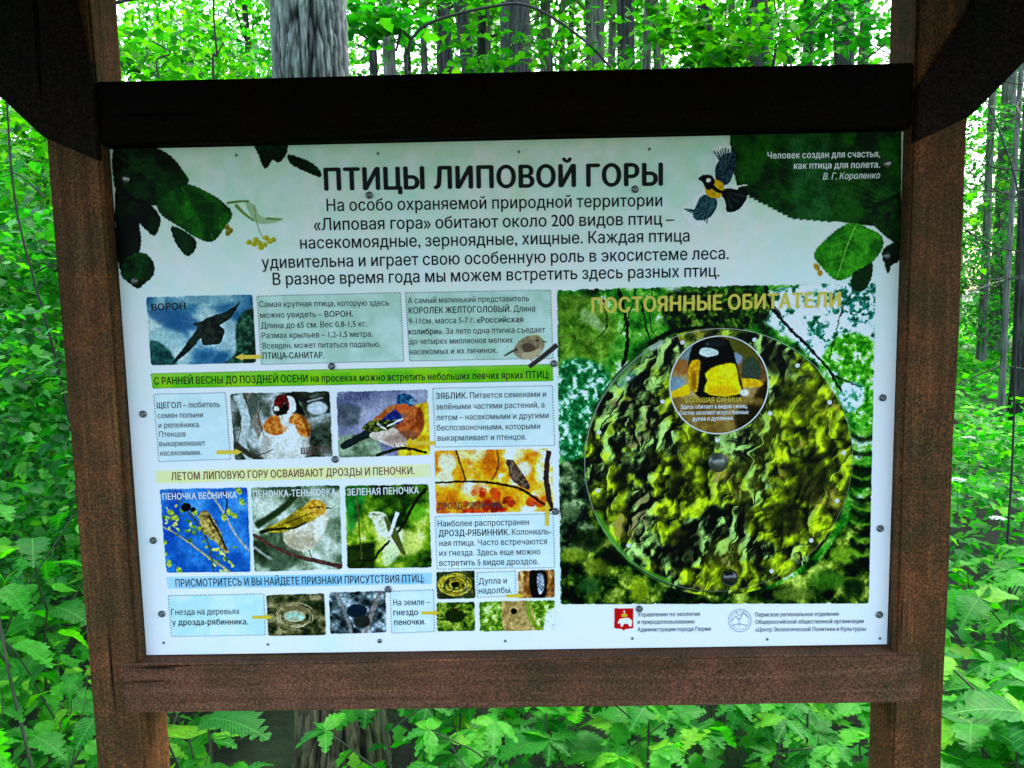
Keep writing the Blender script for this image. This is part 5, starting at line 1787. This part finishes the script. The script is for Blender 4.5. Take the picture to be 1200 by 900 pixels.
def spray_points(rg, n_sprays, per, c, rad, spread=.28, thick=.03):
    """leaf positions gathered in flat sprays inside an ellipsoid"""
    out = []
    for _ in range(n_sprays):
        while True:
            p = rg.uniform(-1, 1, 3)
            if (p ** 2).sum() < 1:
                break
        p = p / max(np.linalg.norm(p), 1e-6) * np.linalg.norm(p) ** .6
        q = np.array(c) + p * np.array(rad)
        s = rg.normal(0, 1, (per, 3)) * np.array([spread, spread, thick])
        s[:, 2] -= (s[:, 0] ** 2 + s[:, 1] ** 2) * .35
        out.append(q + s)
    return np.concatenate(out)

# ground cover: one mass nobody could count
def cover():
    rg = np.random.RandomState(3)
    P_, S_ = [], []
    zones = ((34000, .2, 6.0, -4.5, 6.0, .07), (24000, 5.5, 15, -10, 14, .13), (15000, 14, 34, -22, 30, .26))
    for n, y0, y1, x0, x1, s in zones:
        x = rg.uniform(x0, x1, n); y = rg.uniform(y0, y1, n)
        cl = np.array([mnoise.noise(Vector((a * .9, b * .9, 1))) for a, b in zip(x, y)])
        h = .20 + .20 * np.clip(cl + .35, 0, 1) + rg.rand(n) * .08
        hh = h - rg.rand(n) ** 2 * .22
        keep = (cl > -.45) & ~((np.abs(x - at(365, 870, 1.3).x) < .25) & (np.abs(y - 1.3) < .25)) & ~((y < 2.2) & (rg.rand(n) < .15))
        keep &= ~((y < 1.3) & (x > -.7) & (x < .72) & (rg.rand(n) < .4)) & ~((np.abs(x - at(365, 870, 1.3).x) < .2) & (y < 1.3))
        near = np.where(y < 3, .75, 1.0)
        P_.append(np.stack([x, y, hh * near], 1)[keep]); S_.append((s * rg.uniform(.6, 1.25, n))[keep])
    me = scatter('ground_cover', np.concatenate(P_), np.concatenate(S_), 11, 'lobed', .42)
    mesh_obj('ground_cover', me, M_COVER, None, kind='stuff')
cover()

# ------------------------------------------------------------ shrubs and saplings behind
def shrub_mesh(seed, h, r, sprays, per, leaf, kind='fine', spread=.2):
    rg = np.random.RandomState(seed)
    p = spray_points(rg, sprays, per, (0, 0, h * .58), (r, r, h * .46), spread)
    return scatter('foliage', p, leaf * rg.uniform(.6, 1.2, len(p)), seed, kind, .45)

def sapling_stem(seed, h, r, n=9, r0=.012):
    rg = random.Random(seed)
    V, F = [], []
    st = branch_path((0, 0, 0), (0, 0, 1), h, 10, rg, .12)
    tube(V, F, st, r0, .003, 6)
    for i in range(n):
        k = rg.randint(2, 9)
        a = rg.uniform(0, 6.28)
        tube(V, F, branch_path(st[k], (math.cos(a), math.sin(a), .35), r * rg.uniform(.6, 1), 5, rg, .3), r0 * .4, .0015, 4)
    return pydata('stem', V, F, True)

def make_bush(name, seed, h, r, sprays, per, leaf, mat, kind='fine', spread=.2, r0=.012):
    t = thing(name, 'x', 'shrub')
    mesh_obj('stem', sapling_stem(seed, h, r, 9, r0), M_TWIG, t)
    mesh_obj('foliage', shrub_mesh(seed, h, r, sprays, per, leaf, kind, spread), mat, t, kind='stuff')
    return t

BU = [make_bush('leafy_bush', 300 + i, 2.2, .75, 90, 30, .075, (M_FOL_COOL, M_FOL_WARM, M_FOL_COOL)[i], 'lobed' if i != 1 else 'fine') for i in range(3)]
TALL = [make_bush('leafy_sapling', 330 + i, 4.2, 1.25, 170, 30, .095, (M_FOL_WARM, M_FOL_COOL, M_FOL_WARM)[i], 'fine' if i else 'lobed', .28, .018) for i in range(3)]

# left side close bushes
for i, (px, Y, s, k) in enumerate(((-70, 1.9, .75, 0), (-10, 2.8, .95, 2), (70, 3.4, .95, 0), (20, 4.6, 1.25, 1), (-110, 3.6, 1.2, 2), (110, 5.0, 1.2, 0))):
    q = at(px, 345, Y)
    place(BU[k], (q.x, Y, -.02), i * 1.9, s, ('nearest leafy bush beyond the left post, cut by the picture edge', 'dark green bush at the left picture edge, behind the nearest one', 'cool green bush showing right beside the left post',
          'tall bush with small leaves behind the cool green one at the left', 'big bush mostly outside the left picture edge', 'furthest bush left of the board, partly behind the post')[i], 'bush', 'bushes left of the board')
# understory behind the top beam and to the left
for i, (px, Y, s, k) in enumerate(((180, 6.0, 1.0, 0), (262, 7.2, 1.05, 2), (120, 8.5, 1.2, 0), (225, 9.5, 1.3, 2), (310, 9.0, 1.15, 1), (60, 7.5, 1.1, 1), (-40, 9.0, 1.3, 0), (-90, 6.4, 1.1, 2),
                       (510, 13, 1.0, 2), (425, 12, 1.2, 1), (800, 10, .95, 2), (855, 12, 1.2, 1), (975, 10, 1.1, 0), (1015, 13, 1.2, 1),
                       (1180, 13, 1.15, 1), (1240, 15, 1.3, 0), (1150, 17, 1.2, 2), (910, 15, 1.5, 2), (470, 16, 1.5, 0), (360, 15, 1.5, 2))):
    q = at(px, 345, Y)
    lab, g = ('bright leafy sapling filling the gap behind the left end of the top beam', 'saplings behind the left end of the beam') if px < 330 else (
        ('leafy sapling among the trunks behind the top beam', 'saplings behind the top beam') if px < 1050 else ('leafy sapling in the forest right of the board', 'saplings right of the board'))
    lab = {0: 'bright leafy sapling left of centre in the gap behind the left end of the beam', 1: 'bright leafy sapling just left of the thick furrowed trunk', 2: 'leafy sapling hugging the left post above the beam',
           3: 'further sapling between the two nearest ones left of the thick trunk', 4: 'small leaved sapling touching the left side of the thick trunk', 5: 'tall sapling hidden mostly by the left post',
           6: 'far sapling at the left picture edge', 7: 'near sapling rising over the bushes at the left picture edge'}.get(i, lab if px < 1050 else {1180: 'leafy sapling close to the right picture edge', 1240: 'sapling cut by the right picture edge', 1150: 'furthest leafy sapling just right of the right post'}[px])
    place(TALL[k], (q.x, Y, -.02), i * 2.1, s, lab, 'sapling', g)

# ------------------------------------------------------------ trees
def furrowed_trunk(r, h, seed, na=220, nz=520):
    V = []
    for j in range(nz):
        z = -.2 + (h + .2) * j / (nz - 1)
        rr = r * (1 + .35 * math.exp(-max(z, 0) / .35)) * (1 - .018 * z)
        for i in range(na):
            a = 2 * math.pi * i / na
            x, y = math.cos(a), math.sin(a)
            tw = mnoise.noise(Vector((x * 2, y * 2, z * 2.3 + seed))) * .35
            u = Vector((math.cos(a + tw * .5) * 5.4, math.sin(a + tw * .5) * 5.4, z * 3.8))
            rid = min(abs(mnoise.noise(u)) * 5.5, 1)
            rid2 = min(abs(mnoise.noise(u * 2.1 + Vector((3, 1, seed)))) * 3.4, 1)
            crk = min(abs(mnoise.noise(Vector((x * 5, y * 5, z * 13 + seed)))) * 4.0, 1)
            d = -.018 * (1 - rid) ** 1.6 - .009 * (1 - rid2) ** 2 - .005 * (1 - crk) ** 3 + .005 * mnoise.noise(Vector((x * 16, y * 16, z * 22)))
            V.append(((rr + d) * x, (rr + d) * y, z))
    F = [(j * na + i, j * na + (i + 1) % na, (j + 1) * na + (i + 1) % na, (j + 1) * na + i) for j in range(nz - 1) for i in range(na)]
    me = pydata('trunk', V, F, True)
    at_ = me.attributes.new('furrow', 'FLOAT', 'POINT')
    vals = []
    k = 0
    for j in range(nz):
        z = -.2 + (h + .2) * j / (nz - 1)
        rr = r * (1 + .35 * math.exp(-max(z, 0) / .35)) * (1 - .018 * z)
        for i in range(na):
            v = V[k]; k += 1
            vals.append(min(max((math.hypot(v[0], v[1]) - rr + .024) / .026, 0), 1))
    at_.data.foreach_set('value', vals)
    return me

def crown_mesh(seed, h0, h1, r, n, leaf):
    rg = np.random.RandomState(seed)
    p = spray_points(rg, n, 26, (0, 0, (h0 + h1) / 2), (r, r, (h1 - h0) / 2), .55, .08)
    return scatter('crown', p, leaf * rg.uniform(.6, 1.3, len(p)), seed, 'fine', .5)

def tree_trunk_mesh(r, h, seed, limbs=9, na=14, dead=0):
    rg = random.Random(seed)
    V, F = [], []
    n = 16
    path = [Vector((mnoise.noise(Vector((i * .3, seed, 0))) * .12 * i / 8, mnoise.noise(Vector((i * .3, seed, 5))) * .12 * i / 8, -.2 + (h + .2) * i / (n - 1))) for i in range(n)]
    base = len(V)
    for i, p in enumerate(path):
        rr = r * (1 + .4 * math.exp(-max(p.z, 0) / .3)) * (1 - .85 * i / (n - 1) * .8)
        for j in range(na):
            a = 2 * math.pi * j / na
            k = 1 + .08 * mnoise.noise(Vector((math.cos(a) * 2, math.sin(a) * 2, p.z * .8 + seed)))
            V.append((p.x + rr * k * math.cos(a), p.y + rr * k * math.sin(a), p.z))
    for i in range(n - 1):
        for j in range(na):
            F.append((i * na + j, i * na + (j + 1) % na, (i + 1) * na + (j + 1) % na, (i + 1) * na + j))
    for i in range(limbs):
        k = rg.randint(8, n - 2)
        a = rg.uniform(0, 6.28)
        tube(V, F, branch_path(path[k], (math.cos(a), math.sin(a), .5), rg.uniform(1.2, 2.4), 5, rg, .2), r * .28, .012, 5)
    for i in range(dead):
        z = rg.uniform(1.2, h * .55)
        k = min(int((z + .2) / (h + .2) * (n - 1)), n - 2)
        a = rg.uniform(0, 6.28)
        tube(V, F, branch_path(path[k], (math.cos(a), math.sin(a), rg.uniform(-.3, .2)), rg.uniform(.4, 1.5), 5, rg, .3), .011, .002, 4)
    return pydata('trunk', V, F, True)

# the thick furrowed trunk right behind the board
def near_bark():
    m, nt, b = new_mat('deeply_furrowed_bark')
    at_ = N(nt, 'ShaderNodeAttribute'); at_.attribute_name = 'furrow'
    tc = N(nt, 'ShaderNodeTexCoord')
    mp = N(nt, 'ShaderNodeMapping'); mp.inputs['Scale'].default_value = (55, 55, 12)
    nt.links.new(tc.outputs['Object'], mp.inputs[0])
    g = N(nt, 'ShaderNodeTexNoise', Scale=1.0, Detail=8, Roughness=.7)
    nt.links.new(mp.outputs[0], g.inputs['Vector'])
    g2 = N(nt, 'ShaderNodeTexNoise', Scale=6.0, Detail=4)
    nt.links.new(tc.outputs['Object'], g2.inputs['Vector'])
    c = ramp(nt, at_.outputs['Fac'], [(.12, (.008, .007, .006)), (.45, (.07, .065, .055)), (.75, (.17, .165, .14)), (1, (.31, .31, .27))])
    v = ramp(nt, g.outputs['Fac'], [(.32, (.35, .35, .35)), (.65, (1.5, 1.5, 1.45))])
    c = mixc(nt, 1.0, c, v, 'MULTIPLY')
    w = ramp(nt, g2.outputs['Fac'], [(.4, (1, 1, 1)), (.62, (.62, .9, .66))])
    c = mixc(nt, .8, c, w, 'MULTIPLY')
    # lichen-grey above, darker and browner near the foot
    sx = N(nt, 'ShaderNodeSeparateXYZ')
    nt.links.new(tc.outputs['Object'], sx.inputs[0])
    hz = N(nt, 'ShaderNodeMapRange'); hz.inputs[1].default_value = .8; hz.inputs[2].default_value = 1.9
    nt.links.new(sx.outputs[2], hz.inputs[0])
    foot_tone = mixc(nt, 1.0, c, (.75, .58, .36), 'MULTIPLY')
    nt.links.new(mixc(nt, hz.outputs[0], foot_tone, c), b.inputs['Base Color'])
    b.inputs['Roughness'].default_value = .9
    bp = N(nt, 'ShaderNodeBump', Strength=.9, Distance=.006)
    nt.links.new(g.outputs['Fac'], bp.inputs['Height'])
    nt.links.new(bp.outputs[0], b.inputs['Normal'])
    return m
ca_ = at(363, 45, 1.3)
t = thing('broadleaf_tree', 'thick tree with deeply furrowed grey bark right behind the board, left of its middle', 'tree', (ca_.x, 1.3, 0))
mesh_obj('trunk', furrowed_trunk(.128, 3.6, 3), near_bark(), t)
upt = tree_trunk_mesh(.115, 14, 4, 9)
up = mesh_obj('upper_trunk', pydata('upper_trunk', [], []), None, t) if False else None
V_, F_ = [], []
tube(V_, F_, [Vector((0, 0, z)) for z in (3.55, 6, 9, 12, 14)], .118, .05, 14)
rg0 = random.Random(8)
for i in range(10):
    a = rg0.uniform(0, 6.28)
    tube(V_, F_, branch_path((0, 0, rg0.uniform(6, 12.5)), (math.cos(a), math.sin(a), .6), 2.2, 6, rg0, .2), .04, .01, 6)
mesh_obj('upper_trunk', pydata('upper_trunk', V_, F_, True), M_BARK_DARK, t)
CROWNS = [crown_mesh(501, 6.5, 13.5, 2.4, 42, .22), crown_mesh(502, 5.8, 13, 2.1, 34, .22), crown_mesh(503, 7.5, 14, 2.6, 46, .24)]
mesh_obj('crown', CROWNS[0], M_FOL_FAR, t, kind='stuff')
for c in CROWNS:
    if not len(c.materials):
        c.materials.append(M_FOL_FAR)

TRUNKS = {}
def tree(name, px, width_px, Y, label, group=None, bark=None, lean=0.0, crown=0, h=14, py=45):
    q = at(px, py, Y)
    dist = (q - CAM_LOC).length * .99
    r = width_px / FPX * (Y - CAM_LOC.y) / 2
    t = thing(name, label, 'tree', (q.x - lean * q.z, Y, ground_z(q.x, Y) - .02), 0, group)
    key = (round(r / .02), bark.name, name)
    if key not in TRUNKS:
        TRUNKS[key] = tree_trunk_mesh(r * 1.12, h, len(TRUNKS) * 3.7, 8, 14, 14 if name == 'spruce_tree' else 0)
    o = mesh_obj('trunk', TRUNKS[key], bark, t)
    t.rotation_euler = (0, lean, 0)
    c = mesh_obj('crown', CROWNS[crown % 3], M_FOL_FAR, t, kind='stuff')
    c.rotation_euler = (0, 0, px * .37)
    return t

mid = [
 ('broadleaf_tree', 459, 17, 8.5, 'slim grey tree just right of the thick furrowed trunk', M_BARK_PALE, 0),
 ('broadleaf_tree', 440, 11, 9.5, 'thin dark tree half hidden beside the thick furrowed trunk', M_BARK_DARK, 0),
 ('broadleaf_tree', 527, 12, 8.0, 'straight thin dark tree left of the leaning one', M_BARK_DARK, 0),
 ('broadleaf_tree', 542, 17, 7.4, 'dark tree leaning to the left, above the title', M_BARK_DARK, -.09),
 ('broadleaf_tree', 605, 38, 6.4, 'thick nearly black tree above the middle of the board', M_BARK_DARK, 0),
 ('broadleaf_tree', 699, 18, 9.5, 'pale grey tree right of the thick dark one', M_BARK_PALE, 0),
 ('broadleaf_tree', 717, 9, 14, 'very thin pale tree between two grey trunks', M_BARK_PALE, 0),
 ('broadleaf_tree', 736, 23, 8.5, 'medium grey tree above the last word of the title', M_BARK_DARK, 0),
 ('broadleaf_tree', 760, 12, 12, 'thin tree just right of the medium grey trunk', M_BARK_PALE, 0),
 ('broadleaf_tree', 828, 21, 10, 'tree behind drooping bright leaves, right part of the beam', M_BARK_DARK, 0),
 ('broadleaf_tree', 886, 28, 8.0, 'broad grey tree right of the drooping bright leaves', M_BARK_DARK, 0),
 ('broadleaf_tree', 946, 14, 11, 'slim bluish grey tree behind crossing twigs near the right post', M_BARK_DARK, 0),
 ('broadleaf_tree', 988, 27, 9.0, 'dark leafy trunk next to the right post, above the beam', M_BARK_DARK, 0),
 ('spruce_tree', 1204, 15, 8.0, 'dark tree at the right edge of the picture', M_BARK_DARK, 0),
 ('spruce_tree', 1184, 6, 7.5, 'thin pale stem beside the dark tree at the right edge', M_BARK_PALE, 0),
 ('spruce_tree', 1157, 9, 13, 'slim tree in the sunlit wood just right of the post', M_BARK_PALE, 0),
]
for i, (nm, px, w, Y, lab, bk, ln) in enumerate(mid):
    tree(nm, px, w, Y, lab, None, bk, ln, i, py=45 if px < 1100 else 250)
# rows of further trees
rt = random.Random(5)
k = 0
for i in range(64):
    px = rt.uniform(-120, 1320)
    Y = rt.uniform(13, 34)
    g = 'far' if Y > 27 else 'further' if Y > 20 else 'middle'
    bk = rt.choice((M_BARK_DARK, M_BARK_PALE, M_BARK_PALE))
    tone = 'dark' if bk is M_BARK_DARK else 'pale'
    side = ('left of the left post' if px < 60 else 'behind the left post' if px < 135 else 'left of the thick furrowed trunk' if px < 310 else 'between thick trunk and leaning tree' if px < 520 else
            'around the thick black tree' if px < 660 else 'among the grey trunks above the title end' if px < 790 else 'behind the drooping bright leaves' if px < 910 else 'next to the right post above the beam' if px < 1035 else
            'behind the right post' if px < 1120 else 'right of the right post')
    lab = '%s tree in the %s rows, %s' % (tone, g, side)
    tree('spruce_tree' if px > 1080 and i % 2 else 'broadleaf_tree', px, rt.uniform(.16, .34) / (Y + 1.4) * FPX, Y, lab, 'forest trees: ' + lab, bk, rt.gauss(0, .015), i, py=200)
# a few trees behind the photographer, which the glossy sheet mirrors
for i, (x, y) in enumerate(((-5, -9), (-1.5, -12), (3.5, -8.5), (7, -13), (-9, -14), (-7.5, -3), (8, -2.5), (-6, 2.5), (6.5, 3.2))):
    t = thing('broadleaf_tree', 'forest tree outside the picture around the viewer', 'tree', (x, y, 0), 0, 'forest trees around the viewer')
    mesh_obj('trunk', list(TRUNKS.values())[i % 6], M_BARK_DARK, t)
    mesh_obj('crown', CROWNS[i % 3], M_FOL_FAR, t, kind='stuff')

# the far wood closing the view
def far_wood():
    rg = np.random.RandomState(17)
    n = 26000
    a = rg.uniform(-1.15, 1.15, n)
    d = rg.uniform(34, 52, n)
    z = rg.uniform(0, 1, n) ** 1.25 * 11
    x, y = np.sin(a) * d, np.cos(a) * d
    keep = np.array([mnoise.noise(Vector((p * .22, q * .10, r_ * .22))) for p, q, r_ in zip(x, y, z)]) > (-.06 + z * .05)
    pos = np.stack([x, y, z], 1)[keep]
    me = scatter('far_wood', pos, rg.uniform(.5, 1.1, len(pos)), 19, 'fine', .7)
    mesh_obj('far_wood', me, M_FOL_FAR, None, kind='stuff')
far_wood()

# ------------------------------------------------------------ bare twigs in front of the wood
def twig(name, pts_px, Y, r0, r1, label, cat='branch', extra=()):
    """a bare sapling or branch: points given along it"""
    t = None
    pts = [at(x, y, Y) for x, y in pts_px]
    base = pts[0]
    t = thing(name, label, cat, base)
    V, F = [], []
    q = [p - base for p in pts]
    q = [Vector(v) for v in smooth_open(np.array([tuple(p) for p in q]), 4)]
    tube(V, F, q, r0, r1, 6)
    mesh_obj('stem', pydata('stem', V, F, True), M_TWIG, t)
    for e in extra:
        V, F = [], []
        q = [Vector(v) for v in smooth_open(np.array([tuple(at(x, y, Y + .03) - base) for x, y in e]), 4)]
        tube(V, F, q, r0 * .55, r1 * .7, 5)
        mesh_obj('side_twig', pydata('side_twig', V, F, True), M_TWIG, t)
    return t
def ground_px(px, Y):
    return None
def sapling(name, top_px, Y, r0, r1, label, extra=()):
    """bare stem rooted on the ground below its lowest visible point"""
    p0 = at(*top_px[0], Y)
    base = Vector((p0.x, Y, 0))
    t = thing(name, label, 'sapling', base)
    V, F = [], []
    q = [Vector((0, 0, 0)), Vector((0.01, 0, p0.z * .5))] + [at(x, y, Y) - base for x, y in top_px]
    q = [Vector(v) for v in smooth_open(np.array([tuple(p) for p in q]), 4)]
    tube(V, F, q, r0, r1, 6)
    mesh_obj('stem', pydata('stem', V, F, True), M_TWIG, t)
    for e in extra:
        V, F = [], []
        q = [Vector(v) for v in smooth_open(np.array([tuple(at(x, y, Y) - base) for x, y in e]), 4)]
        tube(V, F, q, r0 * .6, r1 * .8, 5)
        mesh_obj('branch', pydata('branch', V, F, True), M_TWIG, t)
sapling('bare_sapling', [(476, 90), (478, 62), (482, 45)], 2.6, .013, .008, 'bare forked sapling right of the thick trunk, its long arm arching over the title',
        [[(482, 46), (498, 30), (530, 18), (575, 8), (612, 5), (650, 22), (690, 52), (716, 80)], [(482, 46), (470, 34), (452, 16), (440, -10)], [(470, 34), (464, 60)]])
sapling('bare_sapling', [(250, 92), (254, 66), (251, 30), (250, -20)], 3.2, .008, .006, 'thin dark upright stem above the left end of the beam', [[(254, 64), (262, 50)], [(186, 92), (184, 70), (200, 62), (178, 48)]])
sapling('bare_sapling', [(646, 92), (652, 50), (660, 10), (664, -20)], 4.0, .010, .006, 'thin twiggy stem behind the word at the middle of the beam', [[(651, 55), (628, 38)], [(655, 34), (676, 20)]])
sapling('bare_sapling', [(906, 78), (925, 55), (945, 35), (968, 8), (980, -15)], 3.6, .010, .006, 'thin slanting stem crossing the gap left of the right post', [[(928, 80), (915, 40), (905, -10)], [(1004, 74), (1022, 64), (1038, 50)]])
sapling('bare_sapling', [(1190, 420), (1196, 250), (1170, 150), (1150, 112)], 3.0, .007, .003, 'bare twiggy sapling filling the space right of the brace',
        [[(1196, 138), (1165, 145), (1128, 148)], [(1200, 200), (1160, 195), (1132, 180)], [(1202, 234), (1160, 220), (1130, 195)], [(1210, 296), (1170, 290), (1130, 268)], [(1160, 292), (1140, 276), (1120, 262)], [(1205, 100), (1180, 96), (1160, 84)]])
sapling('bare_sapling', [(86, 520), (60, 400), (20, 250), (8, 120)], 2.2, .008, .004, 'thin dark slanting stem among the bushes left of the board', [[(52, 232), (30, 210), (10, 200)], [(40, 320), (60, 310)]])
# drooping bright sprays close behind the beam
def spray(px, py, Y, n, r, mat, label, seed):
    q = at(px, py, Y)
    t = thing('leafy_branch', label, 'branch', (q.x, Y, q.z))
    V, F = [], []
    rg = random.Random(seed)
    tube(V, F, [Vector((0, 0, r * 3)), Vector((.03, .02, r * 1.5)), Vector((0, 0, 0))], .008, .004)
    mesh_obj('stem', pydata('stem', V, F, True), M_TWIG, t)
    rgn = np.random.RandomState(seed)
    p = spray_points(rgn, n, 22, (0, 0, 0), (r, r * .6, r * .55), .11, .015)
    mesh_obj('foliage', scatter('foliage', p, .075 * rgn.uniform(.7, 1.2, len(p)), seed, 'lobed', .35), mat, t, kind='stuff')
spray(850, 30, 3.4, 26, .42, M_FOL_WARM, 'bright drooping leaf sprays above the right half of the beam', 3)
spray(700, 45, 3.8, 6, .4, M_FOL_WARM, 'small sprays of bright leaves above the end of the title', 4)
spray(500, 20, 4.2, 9, .45, M_FOL_WARM, 'loose bright leaves around the forked sapling', 5)
spray(425, 25, 2.6, 9, .16, M_FOL_COOL, 'dark hanging leaves against the right side of the thick trunk', 6)
spray(600, 66, 4.6, 6, .35, M_FOL_WARM, 'leaf spray in front of the thick dark tree', 7)
spray(975, 40, 4.0, 18, .38, M_FOL_COOL, 'green leaves beside the right post above the beam', 8)
